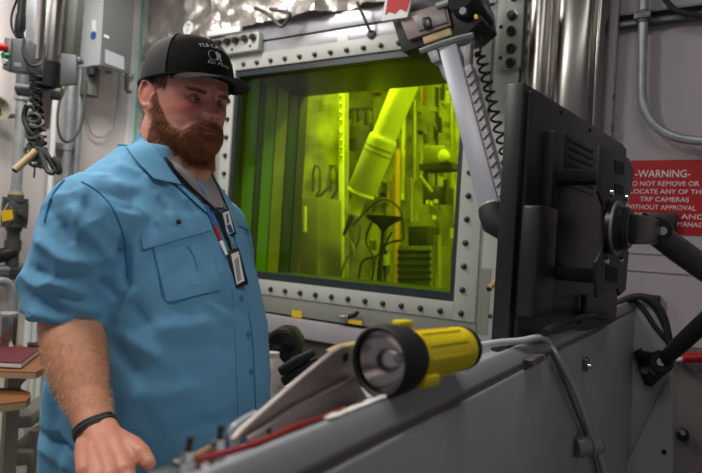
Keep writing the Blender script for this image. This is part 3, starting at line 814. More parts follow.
# ------------------------------------------------------------------ left wall: cabinet, pipes, second manipulator
def lh(px, py, off=0.0): return LEFT.hit(px, py, off)
# corner strip and green cord
a0 = -0.012
struct(MB().box(LEFT, a0, 0.10, 0, 0.03, 0, CH).obj('trim_7', 'white_paint', None, .003), 'white corner strip left of the window wall')
MB().tube([LEFT.pt(0.035, .04, 3.0), LEFT.pt(0.035, .04, 1.2)], .007, 8)
t = thing('green_cord', 'pale green cord running down the corner strip', 'cord', LEFT.pt(.05, .03, 1.2))
cc = LEFT.pt(.05, .037, 0)
MB().tube([Vector((cc.x, cc.y, 2.99)), Vector((cc.x, cc.y, 1.3))], .007, 8).obj('riser', 'green_cord', t)
MB().tube(bez([lh(117, 69, .08), lh(121, 75, .07), lh(127, 78, .06), lh(134, 75, .05)]), .006, 8).obj('branch', 'green_cord', t)
# wall cabinet: nearest edge at px 102
bo = 0.26
e1 = lh(103, 64, bo); l1 = LEFT.loc(e1)
far_a = LEFT.az(131, 50, bo)[0]; z0 = l1[2]
t = thing('wall_cabinet', 'grey electrical cabinet on the left wall', 'cabinet', LEFT.pt(l1[0], 0, z0))
MB().box(LEFT, far_a, l1[0]-.0, 0.0, bo-.02, z0, 2.75).obj('cabinet_body', 'box_grey', t, .004)
cdoor = MB().box(LEFT, far_a-.005, l1[0]+.004, bo-.02, bo, z0-.01, 2.76).obj('door', 'box_face', t, .003)
def side_label(x0, y0, x1, y1, mm, nm='label'):
    # on the near side of the cabinet, a = l1[0]
    fr = Frame(LEFT.pt(l1[0], 0, 0), LEFT.b, LEFT.a)
    MB().slab([fr.hit(x0, y0, .001), fr.hit(x1, y0, .001), fr.hit(x1, y1, .001), fr.hit(x0, y1, .001)], LEFT.a*.001).obj(nm, mm, t)
side_label(76, 20, 81.5, 34, 'white_label'); side_label(92, 20, 96, 32, 'white_label'); side_label(77, 22, 80, 25, 'blue_label')
fr = Frame(LEFT.pt(l1[0], 0, 0), LEFT.b, LEFT.a)
MB().lathe(fr.hit(93.5, 35.5, 0), LEFT.a, [(0, .022), (.002, .022)], 18).obj('label', 'blue_label', t)
MB().lathe(fr.hit(75.5, 33, 0), LEFT.a, [(0, .012), (.02, .012)], 10).obj('fitting', 'black_plastic', t)
MB().lathe(fr.hit(74.5, 50, 0), LEFT.a, [(0, .014), (.02, .014)], 10).obj('fitting', 'black_plastic', t)
MB().slab([lh(x, y, bo+.001) for x, y in ((105, 49), (124, 57), (124, 70), (105, 63))], LEFT.b*.001).obj('nameplate', 'box_grey', cdoor)
MB().slab([lh(x, y, bo+.001) for x, y in ((104, 34), (109, 36), (109, 39), (104, 37))], LEFT.b*.001).obj('nameplate', 'white_label', cdoor)
MB().tube([lh(92, 68, .16), lh(92, 75, .16)], .026, 12).obj('gland', 'black_plastic', t)
MB().tube([lh(109, 68, .16), lh(109, 73, .16)], .016, 12).obj('gland', 'brass', t)
MB().tube([lh(127.5, 60, .13), lh(126.5, 91, .13)], .012, 10).obj('drain_rod', 'galv_dark', t)
MB().tube([lh(126.5, 91, .13), lh(131, 92, .13)], .010, 10).obj('drain_foot', 'galv_dark', t)
tag(MB().tube([lh(91, 70, .10), lh(89, 96, .10)], .045, 12).obj('dark_transformer', 'box_dark'), 'dark squat cylinder hanging under the wall cabinet', 'fitting')
# vertical pipes
def vpipe(px, py, off, r, z0, z1, mm, name, label, grp='pipes on the left wall'):
    p = lh(px, py, off)
    t = thing(name, label, 'pipe', (p.x, p.y, z0), grp)
    MB().tube([Vector((p.x, p.y, z0)), Vector((p.x, p.y, z1))], r, 16).obj('pipe', mm, t)
    return t, p
t, p = vpipe(70, 110, .06, .020, .3, 2.9, 'galv', 'wall_pipe', 'galvanised wall pipe left of the pair under the cabinet')
t2, p2 = vpipe(79.5, 110, .06, .016, .3, 2.9, 'galv', 'wall_pipe', 'galvanised wall pipe right of the pair under the cabinet')
t3, p3 = vpipe(54.5, 115, .05, .014, .3, 2.9, 'white_paint', 'wall_pipe', 'thin pale wall pipe left of the galvanised pair')
t4, pA = vpipe(20.5, 120, .12, .024, 1.52, 2.9, 'galv', 'wall_pipe', 'thick grey wall pipe standing on the iron valve')
MB().tube([Vector((pA.x, pA.y, 2.03)), Vector((pA.x, pA.y, 2.08))], .030, 16).obj('coupling', 'galv_dark', t4)
c = lh(22, 96, .12); MB().tube([c - UP*.02, c + UP*.02], .034, 14).obj('union', 'galv', t4)
for pp, tt in ((p, t),):
    zc = lh(72, 148, .06).z
    MB().box(LEFT, LEFT.loc(p2)[0]-.03, LEFT.loc(p)[0]+.05, 0, .045, zc-.018, zc+.018).obj('strut', 'galv_dark', tt, .002)
    MB().tube([Vector((pp.x, pp.y, zc-.016)), Vector((pp.x, pp.y, zc+.016))], .025, 16).obj('clamp', 'galv', tt)
tag(MB().tube(bez([lh(66, 86, .16), lh(60, 100, .16), lh(57.5, 120, .16), lh(60, 136, .16), lh(66, 142, .16), lh(73, 139, .16), lh(80, 128, .16), lh(84, 108, .16), lh(85, 80, .14)]), .0065, 8).obj('looped_cable', 'iron'), 'dark cable looping below the grey bracket on the left wall', 'cable')
tag(MB().tube(bez([lh(87, 118, .03), lh(92, 134, .03), lh(103, 137, .03), lh(112, 128, .03), lh(117, 105, .03), lh(119, 75, .05)]), .004, 8).obj('thin_wire', 'galv'), 'thin pale wire hanging on the left wall below the cabinet', 'wire')
# horn disc at the left edge
t = thing('horn', 'beige round horn at the left edge of the wall', 'horn', lh(2, 112, .05))
MB().lathe(lh(-6, 111, .0), LEFT.b + LEFT.a*.35, [(0, .025), (.05, .03), (.10, .052), (.112, .056), (.112, .048), (.08, .026)], 24).obj('bell', 'pale_leg', t)
MB().lathe(lh(-6, 111, .05), LEFT.b + LEFT.a*.35, [(0, .03), (.06, .022)], 14).obj('driver', 'black_plastic', t)
MB().tube([lh(9, 116, .06), lh(14, 116, .09), lh(19, 116, .10)], .012, 8).obj('bracket', 'galv_dark', t)
# iron valve with flanges
c = lh(18, 213, .12); px_ = Vector((pA.x, pA.y, 0))
t = thing('iron_valve', 'dark iron flanged valve with a yellow tag on the left pipe', 'valve', (pA.x, pA.y, 1.40))
zc = c.z
C0 = Vector((pA.x, pA.y, zc))
fl = Frame((pA.x, pA.y, 0), LEFT.a, LEFT.b)
MB().box(fl, -.045, .045, -.045, .045, zc-.055, zc+.055).obj('valve_body', 'iron', t, .012)
MB().lathe(C0 + UP*.05, UP, [(0, .05), (.018, .05), (.018, .036), (.035, .034)], 20).obj('flange', 'iron', t)
MB().lathe(C0 - UP*.05, -UP, [(0, .05), (.018, .05), (.018, .036), (.035, .034)], 20).obj('flange', 'iron', t)
MB().lathe(C0 + UP*.085, UP, [(0, .032), (.014, .032)], 18).obj('collar', 'tan', t)
for s in (-1, 1):
    for zz in (.058, -.058):
        MB().tube([C0 + LEFT.a*s*.052 + UP*(zz-.012), C0 + LEFT.a*s*.052 + UP*(zz+.012)], .009, 8).obj('bolt', 'iron', t)
MB().tube([C0 - LEFT.a*0, C0 + LEFT.b*.085], .018, 12).obj('stem', 'iron', t)
m = MB(); m.slab([LEFT.hit(x, y, .215) for x, y in ((1, 211), (12, 209.5), (13, 219), (2, 221.5))], LEFT.b*.003); m.obj('tag', 'yellow_tag', t)
MB().tube([LEFT.hit(4, 211, .216), LEFT.hit(8, 203, .2), LEFT.hit(12, 208, .19)], .002, 6).obj('tag_wire', 'galv', t)
# lower pipe, elbow
zb = lh(17, 240, .12).z
t = thing('tee_pipe', 'grey pipe with black elbow under the iron valve', 'pipe', (pA.x, pA.y, zb-.1), 'pipes on the left wall')
MB().tube([Vector((pA.x, pA.y, zc-.08)), Vector((pA.x, pA.y, zb-.12))], .029, 16).obj('pipe', 'iron', t)
MB().tube([Vector((pA.x, pA.y, zb+.0)), Vector((pA.x, pA.y, zb-.05))], .036, 16).obj('coupling', 'iron', t)
ze = lh(10, 254, .12).z
MB().tube(bez([Vector((pA.x, pA.y, zb-.06)), Vector((pA.x, pA.y, ze)) + LEFT.a*.02, Vector((pA.x, pA.y, ze-.012)) + LEFT.a*.12, Vector((pA.x, pA.y, ze-.012)) + LEFT.a*.5]), .034, 16).obj('elbow', 'black_plastic', t)
t = thing('rail_pipe', 'pair of light grey horizontal pipes below the black elbow', 'pipe', lh(15, 275, .05), 'pipes on the left wall')
for py, r, off in ((268, .018, .12), (275, .016, .05)):
    l = LEFT.loc(lh(15, py, off))
    MB().tube([LEFT.pt(l[0]-.16, off, l[2]-.01), LEFT.pt(l[0]+.6, off, l[2]+.012)], r, 12).obj('pipe', 'galv', t)
    MB().tube([LEFT.pt(l[0]-.03, off, l[2]-.005), LEFT.pt(l[0]+.03, off, l[2]+.002)], r*1.45, 12).obj('coupling', 'galv_dark', t)
    MB().tube([LEFT.pt(l[0]-.10, 0, l[2]-.008), LEFT.pt(l[0]-.10, off, l[2]-.008)], .010, 10).obj('hanger', 'galv_dark', t)

# second manipulator (stainless cylinder) with pendant
MD = 2.3
t = thing('hanging_manipulator', 'stainless cylinder manipulator hanging at the upper left', 'manipulator', P(55, 100, MD))
def ps(name, pts, d, th, mm, par, bevel=.002):
    return MB().slab([P(x, y, d) for x, y in pts], Vector((0, th, 0))).obj(name, mm, par, bevel)
MB().tube([P(55.5, -25, MD+.01), P(48, 66, MD+.01)], .052, 32).obj('cylinder', 'stainless', t)
MB().tube([P(48, 63, MD+.01), P(46, 88, MD+.01)], .0555, 32).obj('black_collar', 'black_plastic', t)
ps('back_panel', [(58, -20), (79, -20), (73, 58), (58, 64)], MD+.02, .06, 'box_dark', t)
ps('grey_bracket', [(61, 53), (76, 55), (76, 84), (60, 85)], MD-.02, .02, 'box_face', t)
ps('bracket_arm', [(74, 56), (80, 57), (81, 62), (74, 63)], MD-.01, .03, 'galv_dark', t)
ps('back_rail', [(25, -20), (38, -20), (34, 66), (26, 66)], MD+.06, .03, 'galv', t)
MB().tube([P(17, 88, MD), P(62, 93, MD)], .018, 14).obj('bottom_ring', 'galv_dark', t)
MB().tube([P(18, 92, MD), P(60, 97, MD)], .014, 14).obj('bottom_ring', 'iron', t)
MB().tube([P(46, 92, MD), P(44, 100, MD), P(42, 128, MD)], [.036, .028, .026], 16).obj('lower_sleeve', 'housing_pink', t)
ps('clamp', [(36, 60), (44, 60), (42, 82), (30, 82)], MD-.05, .04, 'iron', t)
t = thing('pendant_control', 'grey pendant control box with red and green buttons', 'control box', P(17, 70, MD-.15))
pbx = ps('box_body', [(6, 37), (29, 39), (26, 72), (4, 69)], MD-.15, .06, 'box_face', t, .006)
ps('side_plate', [(4, 37), (11, 37.5), (9, 70), (2, 69)], MD-.16, .05, 'housing_grey', t, .004)
MB().tube([P(8, 48, MD-.15), P(4, 47.5, MD-.17), P(-1, 47, MD-.17)], [.008, .014, .014], 14).obj('red_button', 'red_button', pbx)
MB().tube([P(9, 56, MD-.15), P(3, 55.5, MD-.17)], .012, 14).obj('green_button', 'green_button', pbx)
MB().tube([P(8, 61, MD-.15), P(3.5, 61, MD-.17)], .009, 14).obj('white_button', 'white_label', pbx)
MB().tube([P(21, 38, MD-.13), P(19, 33, MD-.13), P(20, 28, MD-.13), P(21, 15, MD-.13)], [.012, .016, .019, .017], 14).obj('plug', 'black_plastic', t)
MB().tube([P(21, 16, MD-.13), P(23, -10, MD-.13)], .014, 12).obj('cable', 'black_plastic', t)
MB().tube(bez([P(19, -5, MD-.13), P(12, 14, MD-.13), P(12, 28, MD-.13), P(17, 38, MD-.13)]), .004, 8).obj('thin_cable', 'rubber', t)
MB().tube(bez([P(24, 38, MD-.16), P(23, 50, MD-.17), P(26, 61, MD-.17), P(33, 66, MD-.15), P(42, 62, MD-.1), P(44, 45, MD-.08)]), .005, 8).obj('loop_cable', 'rubber', t)
ps('maker_plate', [(14, 62), (21, 63), (21, 67), (14, 66)], MD-.152, .003, 'galv', t, 0)
# dangling coil of dark cable with the tan grip
t = thing('dangling_grip', 'tangle of dark cable and chain with a tan grip', 'manipulator grip', P(38, 170, MD-.1))
random.seed(3)
for k in range(5):
    pts = []; tn = 10 + k
    for j in range(90):
        s = j/89; an = s*2*math.pi*tn + k
        pts.append(P(36 + 4*math.sin(s*3+k*1.3) + (k-2)*1.5, 72 + s*(72+k*6), MD-.12) + Vector((math.cos(an)*.012, math.sin(an)*.016, math.sin(an*1.1)*.006)))
    MB().tube(pts, .0042, 6).obj('coil', 'rubber', t)
for k in range(9):
    y = 118 + k*5.5; x = 34 + 3*math.sin(k*1.9); pts = []
    for j in range(10):
        an = 2*math.pi*j/10; pts.append(P(x, y, MD-.14) + Vector((math.cos(an)*.022, (k % 2)*.01*math.sin(an), math.sin(an)*.016)))
    MB().tube(pts, .006, 6, closed=True).obj('link', 'iron', t)
MB().tube(bez([P(27, 105, MD-.12), P(24, 118, MD-.12), P(29, 130, MD-.14), P(38, 142, MD-.14), P(36, 155, MD-.14)]), .010, 8).obj('sleeved_cable', 'rubber', t)
MB().tube(bez([P(34, 146, MD-.14), P(44, 152, MD-.14), P(50, 160, MD-.14), P(54, 168, MD-.14), P(59, 172, MD-.14), P(58, 164, MD-.14), P(53, 158, MD-.14)]), .011, 8).obj('knuckle', 'rubber', t)
MB().tube(bez([P(40, 150, MD-.16), P(43, 160, MD-.16), P(48, 171, MD-.16), P(54, 173, MD-.16)]), .010, 8).obj('knuckle', 'iron', t)
MB().tube([P(36, 151, MD-.16), P(15, 170, MD-.20)], .0125, 14).obj('grip', 'tan', t)
MB().tube([P(15.4, 169.6, MD-.20), P(14, 171, MD-.20)], .0105, 14).obj('grip_end', 'rubber', t)
MB().tube([P(35, 163, MD-.14), P(34, 178, MD-.14)], .003, 6).obj('cord_end', 'rubber', t)

# ------------------------------------------------------------------ shelf unit at the lower left
SD = 1.95
def hz(px, py, z):                      # meet a horizontal plane
    r = ray(px, py); t_ = (z - CAM.z)/r.z
    return CAM + r*t_
sz = P(30, 365, SD).z
t = thing('side_desk', 'wooden two tier side desk with rounded corner at the left edge', 'desk', (hz(20, 370, sz).x, hz(20, 370, sz).y, 0))
def rounded(ptspx, z): return [hz(x, y, z) for x, y in ptspx]
top = rounded([(-70, 368), (-60, 344), (16, 344), (42, 351), (46, 361), (44, 368), (36, 372)], sz)
MB().slab(top, (0, 0, -.004)).obj('desk_top', 'wood', t)
MB().slab([p - UP*.004 for p in top], (0, 0, -.018)).obj('edge_band', 'wood_edge', t)
sz2 = P(20, 395, SD-.1).z
top2 = rounded([(-70, 412), (-60, 388), (18, 388), (30, 392), (31, 396), (26, 401)], sz2)
MB().slab(top2, (0, 0, -.004)).obj('lower_shelf', 'wood', t)
MB().slab([p - UP*.004 for p in top2], (0, 0, -.02)).obj('edge_band', 'wood_edge', t)
lg = hz(5, 368, sz); MB().tube([Vector((lg.x, lg.y+.05, sz-.02)), Vector((lg.x, lg.y+.05, 0))], .028, 4).obj('leg', 'pale_leg', t)
lg2 = hz(30, 366, sz); MB().bar(Vector((lg2.x-.02, lg2.y+.04, sz-.02)), Vector((lg2.x-.14, lg2.y+.06, sz-.16)), .03, .02).obj('brace', 'pale_leg', t)
lg3 = hz(7, 400, sz2); MB().bar(Vector((lg3.x, lg3.y+.05, sz2-.02)), Vector((lg3.x, lg3.y+.05, 0)), .05, .03).obj('leg', 'pale_leg', t, .004)
# book, paper, pen on it
t = thing('red_book', 'dark red book lying on the side desk', 'book', hz(15, 362, sz))
bk = [(-40, 366), (-34, 350), (40, 353.5), (21, 369)]
bz = sz + .001
q = rounded(bk, bz); MB().slab(q, (0, 0, .004)).obj('cover', 'book_red', t)
MB().slab([p + UP*.004 for p in q], (0, 0, .012)).obj('pages', 'paper', t)
MB().slab([p + UP*.016 for p in q], (0, 0, .004)).obj('cover', 'book_red', t)
tag(MB().slab(rounded([(8, 351), (14, 348.5), (29, 350), (27, 354)], sz + .001), (0, 0, .003)).obj('paper_slip', 'paper'), 'small paper slip behind the red book', 'paper')
tag(MB().slab(rounded([(27, 347.5), (40, 347.5), (41, 350), (28, 350)], sz + .001), (0, 0, .02)).obj('black_box', 'black_plastic', None, .002), 'tiny black box on the back of the side desk', 'box')
# thermos
c = hz(7, 349, sz); c = Vector((c.x, c.y, sz+.001)); hh = (P(7, 316, c.y).z - P(7, 349, c.y).z)
t = thing('steel_tumbler', 'stainless steel tumbler standing on the side desk', 'tumbler', c)
rr = 8.5/600*c.y
MB().lathe(c, UP, [(0, rr*.86), (.005, rr*.9), (hh*.96, rr), (hh, rr*.98)], 24).obj('cup', 'stainless', t)
MB().lathe(c + UP*hh, UP, [(0, rr*1.0), (.01, rr*1.0), (.014, rr*.8)], 24).obj('lid', 'galv', t)
# cane shaped pipe behind it
t = thing('bent_tube_rail', 'grey cane shaped tube rail behind the tumbler', 'rail', lh(12, 330, .12))
MB().tube(bez([lh(-6, 282, .25), lh(3, 281.5, .25), lh(9, 285, .25), lh(12.5, 295, .25), lh(12.5, 330, .25), lh(12, 430, .25)], 5), .020, 14).obj('tube', 'galv', t)
# chair behind
t = thing('grey_chair', 'pale grey plastic chair behind the side desk', 'chair', P(22, 470, 2.3))
cpos = P(26, 427, 2.2)
MB().slab([P(8, 417, 2.2), P(31, 415, 2.2), P(33, 428, 2.2), P(10, 430, 2.2)], Vector((-.05, .35, 0))).obj('seat', 'chair_grey', t, .01)
for x, y0, y1, d in ((29, 320, 420, 2.5), (35, 322, 470, 2.52), (12, 430, 520, 2.2), (34, 430, 520, 2.2)):
    p = P(x, y0, d); p2 = P(x-1, y1, d); MB().tube([p, Vector((p.x, p.y, min(p2.z, p.z-.1) if y1 < 480 else .01))], .016, 10).obj('leg', 'white_paint' if y0 < 400 else 'chair_grey', t)
MB().slab([P(4, 452, 2.15), P(30, 452, 2.15), P(32, 466, 2.15), P(6, 468, 2.15)], Vector((-.05, .3, 0))).obj('footrest', 'chair_grey', t, .01)

# ------------------------------------------------------------------ console
ZT = 1.27
K1 = 1.84                                   # far end of the console
K0 = -0.10
t = thing('console', 'long grey sloped control console in the foreground', 'console', KON.pt(.8, .2, 0))
def extr(prof, a0, a1, name, mm, par, bevel=0.0):
    return MB().slab([KON.pt(a0, b, z) for b, z in prof], KON.a*(a1-a0)).obj(name, mm, par, bevel)
extr([(0.0, ZT), (0.005, ZT-.001), (0.050, ZT-.030), (0.050, ZT-.06), (.0, ZT-.04), (-.0150, ZT-.022), (-.0145, ZT-.019)], K0, K1, 'rim', 'console_rim', t, .003)
extr([(-.0135, ZT-.020), (-.0135, ZT-.040), (0.03, ZT-.040), (0.03, ZT-.036)], K0, K1-.01, 'groove', 'groove', t)
kbp = extr([(-.018, ZT-.0315), (-.024, ZT-.30), (-.024, .05), (.0, .05), (.0, ZT-.0315)], K0, K1, 'back_panel', 'console_grey', t, .003)
extr([(0.048, ZT-.045), (0.44, 1.045), (0.45, 1.03), (0.45, .99), (.034, ZT-.10)], K0, K1-.04, 'control_surface', 'console_grey', t, .002)
extr([(0.43, 1.0), (0.43, .06), (.41, .06), (.41, 1.0)], K0, K1-.04, 'front_panel', 'console_grey', t)
for a in (K0+.01, K1-.05):
    MB().slab([KON.pt(a, b, z) for b, z in ((-.018, .05), (.42, .05), (.42, .99), (.02, ZT-.06), (-.012, ZT-.06))], KON.a*.02).obj('end_panel', 'console_grey', t)
# access cover with a folded lower corner and its screws on the back panel
def kh(px, py, off=-.024): return KON.hit(px, py, off)
def kslab(name, pts, off, th, mm, par, bevel=0.0):
    return MB().slab([kh(x, y, off) for x, y in pts], KON.b*th).obj(name, mm, par, bevel)
END = Frame(KON.pt(K1-.012, -.024, 0), WALL.a, WALL.b)
def eh(px, py, off=0.0): return END.hit(px, py, off)
wz = KON.pt(K1, 0, 0)
MB().slab([eh(x, y) for x, y in ((626, 303), (640, 299), (652, 303), (661, 313), (668, 333), (672, 372), (674, 500), (622, 500))], WALL.b*-.02).obj('end_wing', 'console_grey', t, .004)
MB().slab([eh(x, y, .012) for x, y in ((622, 473), (655, 404), (671, 374), (673, 480), (620, 500))], WALL.b*-.006).obj('corner_gusset', 'console_grey', t, .003)
for x, y in ((664, 452),):
    MB().lathe(eh(x, y, .012), WALL.b, [(0, .008), (.003, .007)], 10).obj('screw', 'hole', t)
MB().lathe(kh(586, 364, -.024), -KON.b, [(0, .016), (.004, .015), (.006, .008)], 12).obj('cam_lock', 'galv_dark', kbp)
MB().lathe(kh(588, 366, -.030), -KON.b, [(0, .006), (.006, .005)], 10).obj('cam_lock', 'chrome', kbp)
kslab('hinge_tab', [(531, 361), (546, 354), (547, 359), (533, 366)], -.026, .012, 'groove', kbp)
MB().lathe(kh(543, 358, -.026), -KON.b, [(0, .004), (.003, .004)], 10).obj('screw', 'chrome', t)
# connector on the back panel
t = thing('panel_connector', 'round metal cable connector with brass face on the console back', 'connector', kh(575, 452))
cc = kh(577, 445, -.024); ax = (-KON.b*0.75 + KON.a*.75 + UP*.10).normalized()
MB().lathe(cc - KON.a*.02, ax, [(0, .019), (.012, .021), (.012, .018), (.03, .018), (.03, .021), (.046, .021), (.05, .019)], 22).obj('shell', 'galv', t)
MB().lathe(cc - KON.a*.02 + ax*.05, ax, [(0, .017), (.006, .016), (.010, .009)], 18).obj('brass_face', 'brass', t)
# light cables over the rim
t = thing('grey_cable', 'pale grey cable crossing the console rim and hanging down', 'cable', kh(545, 345))
def kz(px, py, z): return hz(px, py, z)
pts = [kz(478, 346, ZT+.006), kz(500, 342.5, ZT+.008), kz(520, 341, ZT+.008), kz(540, 337.5, ZT+.008), kh(549, 343, -.006), kh(558, 358, -.031), kh(572, 385, -.031), kh(582, 410, -.031), kh(590, 435, -.033), kh(600, 458, -.031), kh(606, 480, -.031)]
MB().tube(bez(pts, 6), .0052, 10).obj('jacket', 'cable_grey', t)
tag(MB().tube(bez([kh(550, 350, -.030), kh(556, 362, -.030), kh(566, 385, -.030), kh(575, 408, -.030), kh(584, 430, -.031), kh(596, 468, -.031), kh(598, 490, -.031)], 6), .0036, 8).obj('thin_cable', 'groove'), 'thin dark cable hanging beside the pale grey cable', 'cable')
tag(MB().tube(bez([kz(545, 333, ZT+.03), kz(556, 326, ZT+.03), kz(575, 319, ZT+.03), kz(592, 316, ZT+.02), kz(604, 318, ZT+.006), kz(612, 312, ZT+.006)], 6), .006, 8).obj('black_cable', 'rubber'), 'black cable arching over the rim under the monitor', 'cable')
# cables over the far end of the console
ends = [[(612, 309), (622, 302), (634, 301), (645, 312), (655, 327), (668, 342), (674, 348)], [(616, 308), (628, 299), (640, 298), (652, 306), (662, 322), (668, 340), (671, 350)], [(606, 318), (614, 306), (630, 298), (644, 297), (655, 303), (664, 318), (670, 345)]]
for k, e_ in enumerate(ends):
    tag(MB().tube(bez([eh(x, y, .012+.008*k) for x, y in e_], 6), [.008, .006, .011][k], 8).obj('bundled_cable', 'rubber'), 'black cable %s looping over the far console end' % ['lowest', 'middle', 'outermost'][k], 'cable', 'cables over the console end')

# things on the rim: bracket, red strip, white strip, switches
t = thing('gusset_bracket', 'taupe steel gusset bracket leaning beside the flashlight', 'bracket', KON.hit(300, 410, .05))
def gs(name, pts, off, th, mm, bevel=.001): return MB().slab([KON.hit(x, y, off) for x, y in pts], KON.b*th).obj(name, mm, t, bevel)
gs('plate', [(234, 440), (243, 430), (300, 380), (334, 352), (346, 346), (356, 348), (361, 356), (360, 367), (354, 376), (345, 383), (300, 406), (250, 438)], .055, .006, 'taupe_steel')
gs('flange', [(250, 438), (300, 406), (345, 383), (356, 377), (362, 388), (368, 398), (372, 412), (300, 436), (250, 450)], .048, .006, 'taupe_steel')
gs('top_lip', [(334, 352), (346, 346), (360, 343), (374, 340), (378, 352), (361, 356), (356, 348)], .068, .012, 'tan')
for x, y, r in ((345.5, 357, .0045), (269, 431, .0025)):
    MB().lathe(KON.hit(x, y, .0545 if y < 400 else .0475), -KON.b, [(0, r), (.001, r)], 14).obj('bolt_hole', 'hole', t)
t = thing('red_strip', 'red cord strip lying along the console rim', 'strip', KON.hit(240, 448, .02))
pr = [KON.pt(a, .010 + .002*math.sin(a*60), ZT + .0006 + .001*math.sin(a*40)) for a in np.linspace(.034, .20, 30)]
MB().tube(pr, [.0028]*10 + [.0026]*10 + [.0018]*10, 10, flat=.8).obj('cord', 'red_paint', t)
t = thing('white_strip', 'torn white paper strip on the console rim before the flashlight', 'paper', KON.hit(340, 410, .01))
rows = []
for i, bb in enumerate((.0005, .0035, .0070)):
    rows.append([KON.pt(a, bb + .0022*mnoise.noise(Vector((a*150, i*3, 5))), ZT + .0012 + .0025*abs(mnoise.noise(Vector((a*70, i*.6, 2))))) for a in np.linspace(.165, .275, 26)])
o = MB().grid(rows, thick=Vector((0, 0, -.0012))).obj('paper_strip', 'paper', t)
def toggle(px, py, guard):
    t = thing('toggle_switch', 'chrome toggle switch %s' % ('with a wire guard nearest the red strip start' if guard == 1 else 'with a dark cross bar by the red strip'), 'switch', KON.hit(px, py, .05), 'toggle switches on the console')
    b = KON.hit(px, py, .05)
    MB().lathe(b - UP*.022, UP, [(0, .0062), (.016, .0062), (.016, .0048), (.023, .0042)], 12).obj('bushing', 'chrome', t)
    MB().tube([b - UP*.006, b + UP*.004 + KON.a*.001, b + UP*.010 + KON.a*.002], [.0022, .0024, .0032], 10).obj('lever', 'black_satin', t)
    if guard == 1:
        g0 = b + KON.a*.008 - UP*.022
        MB().tube([g0, g0 + UP*.018, g0 + UP*.020 + KON.a*.014, g0 + KON.a*.016 + UP*.0], .0018, 8).obj('guard', 'brass', t)
    else:
        MB().bar(b - KON.a*.007 - UP*.002, b + KON.a*.007 - UP*.0005, .003, .003).obj('cross_bar', 'black_satin', t)
        MB().bar(b - KON.a*.009 - UP*.022, b - KON.a*.009 - UP*.006, .004, .006).obj('guard', 'chrome', t)
toggle(188, 452, 1); toggle(219, 440, 2)
# black rocker box by the hand
c = KON.hit(171, 467, .08); t = thing('rocker_switch', 'black rocker switch box beside the thumb', 'switch', c)
fk = Frame((c.x, c.y, 0), KON.a, KON.b)
MB().box(fk, -.014, .022, -.012, .012, c.z-.035, c.z-.003).obj('switch_body', 'black_plastic', t, .002)
MB().box(fk, .009, .022, -.010, .010, c.z-.003, c.z+.000).obj('rocker', 'housing_grey', t, .001)
m = MB(); m.box(fk, -.02, .03, -.02, .02, c.z-.09, c.z-.03); m.obj('mount', 'console_grey', t)
# clear plastic corner by the bracket
tag(MB().tube(bez([KON.hit(236, 446, .07), KON.hit(233, 432, .07), KON.hit(240, 424, .07), KON.hit(256, 415, .07)]), .0045, 8).obj('clear_tube', 'clear_plastic'), 'clear plastic tube end beside the bracket tip', 'tube')

# ------------------------------------------------------------------ flashlight
t = thing('flashlight', 'yellow flashlight with a black lens ring lying on the console rim', 'flashlight', hz(395, 396, ZT))
FC = P(382, 361, .580); FB = P(463, 348, .690)
dr = (FC-FB).normalized(); fl_ = (FC-FB).length
u, v = perp(dr)
lring = MB().lathe(FC - dr*.042, dr, [(0, .022), (.002, .028), (.012, .0325), (.024, .0345), (.040, .0355), (.046, .0350), (.048, .0325), (.046, .0300), (.040, .0295)], 40, cap=False).obj('lens_ring', 'rubber', t)
MB().lathe(FC - dr*.034, dr, [(0, .004), (.003, .010), (.010, .019), (.020, .0255), (.0315, .0298)], 36, cap=False).obj('reflector', 'reflector', lring)
MB().ell(FC - dr*.026, (.005, .005, .005), None, 12, 8).obj('bulb', 'cell_white', t)
MB().lathe(FC - dr*(fl_-.004), dr, [(0, .0225), (.002, .0245), (.018, .0250), (.020, .0240), (.060, .0245), (fl_-.050, .0250), (fl_-.046, .0265), (fl_-.040, .0270)], 32).obj('barrel', 'yellow', t)
for k in range(10):
    an = 2*math.pi*k/10; q = u*math.cos(an) + v*math.sin(an)
    MB().bar(FC - dr*(fl_-.024) + q*.0245, FC - dr*.050 + q*.0252, .0035, .0022, q).obj('grip_rib', 'yellow', t)
MB().lathe(FC - dr*(fl_+.006), dr, [(0, .020), (.003, .0235), (.012, .0252), (.016, .0240)], 32).obj('tail_cap', 'rubber', t)
side = UP - dr*UP.dot(dr); side.normalize()
q0 = FC - dr*.030 + side*.034
MB().bar(q0 - dr*.010, q0 + dr*.012, .012, .008, side).obj('top_lug', 'yellow', t, .002)
lat = dr.cross(side).normalized()
if lat.y > 0: lat = -lat
q1 = FC - dr*.050 + lat*.021 - side*.020
MB().bar(q1 - dr*.012, q1 + dr*.016, .014, .012, side).obj('foot_lug', 'yellow', t, .002)
m = MB(); m.lathe(FC + dr*.001, dr, [(0, .0300), (.001, .0300)], 36)
o = m.obj('front_lens', 'screen', lring)
lm = bpy.data.materials.new('lens_glass'); lm.use_nodes = True
nt = lm.node_tree; nt.nodes.remove(nt.nodes['Principled BSDF'])
tr = nt.nodes.new('ShaderNodeBsdfTransparent'); gl = nt.nodes.new('ShaderNodeBsdfGlossy'); gl.inputs['Roughness'].default_value = .03
fr_ = nt.nodes.new('ShaderNodeFresnel'); fr_.inputs[0].default_value = 1.2; mx = nt.nodes.new('ShaderNodeMixShader')
nt.links.new(fr_.outputs[0], mx.inputs[0]); nt.links.new(tr.outputs[0], mx.inputs[1]); nt.links.new(gl.outputs[0], mx.inputs[2])
nt.links.new(mx.outputs[0], nt.nodes['Material Output'].inputs['Surface'])
o.data.materials.clear(); o.data.materials.append(lm)

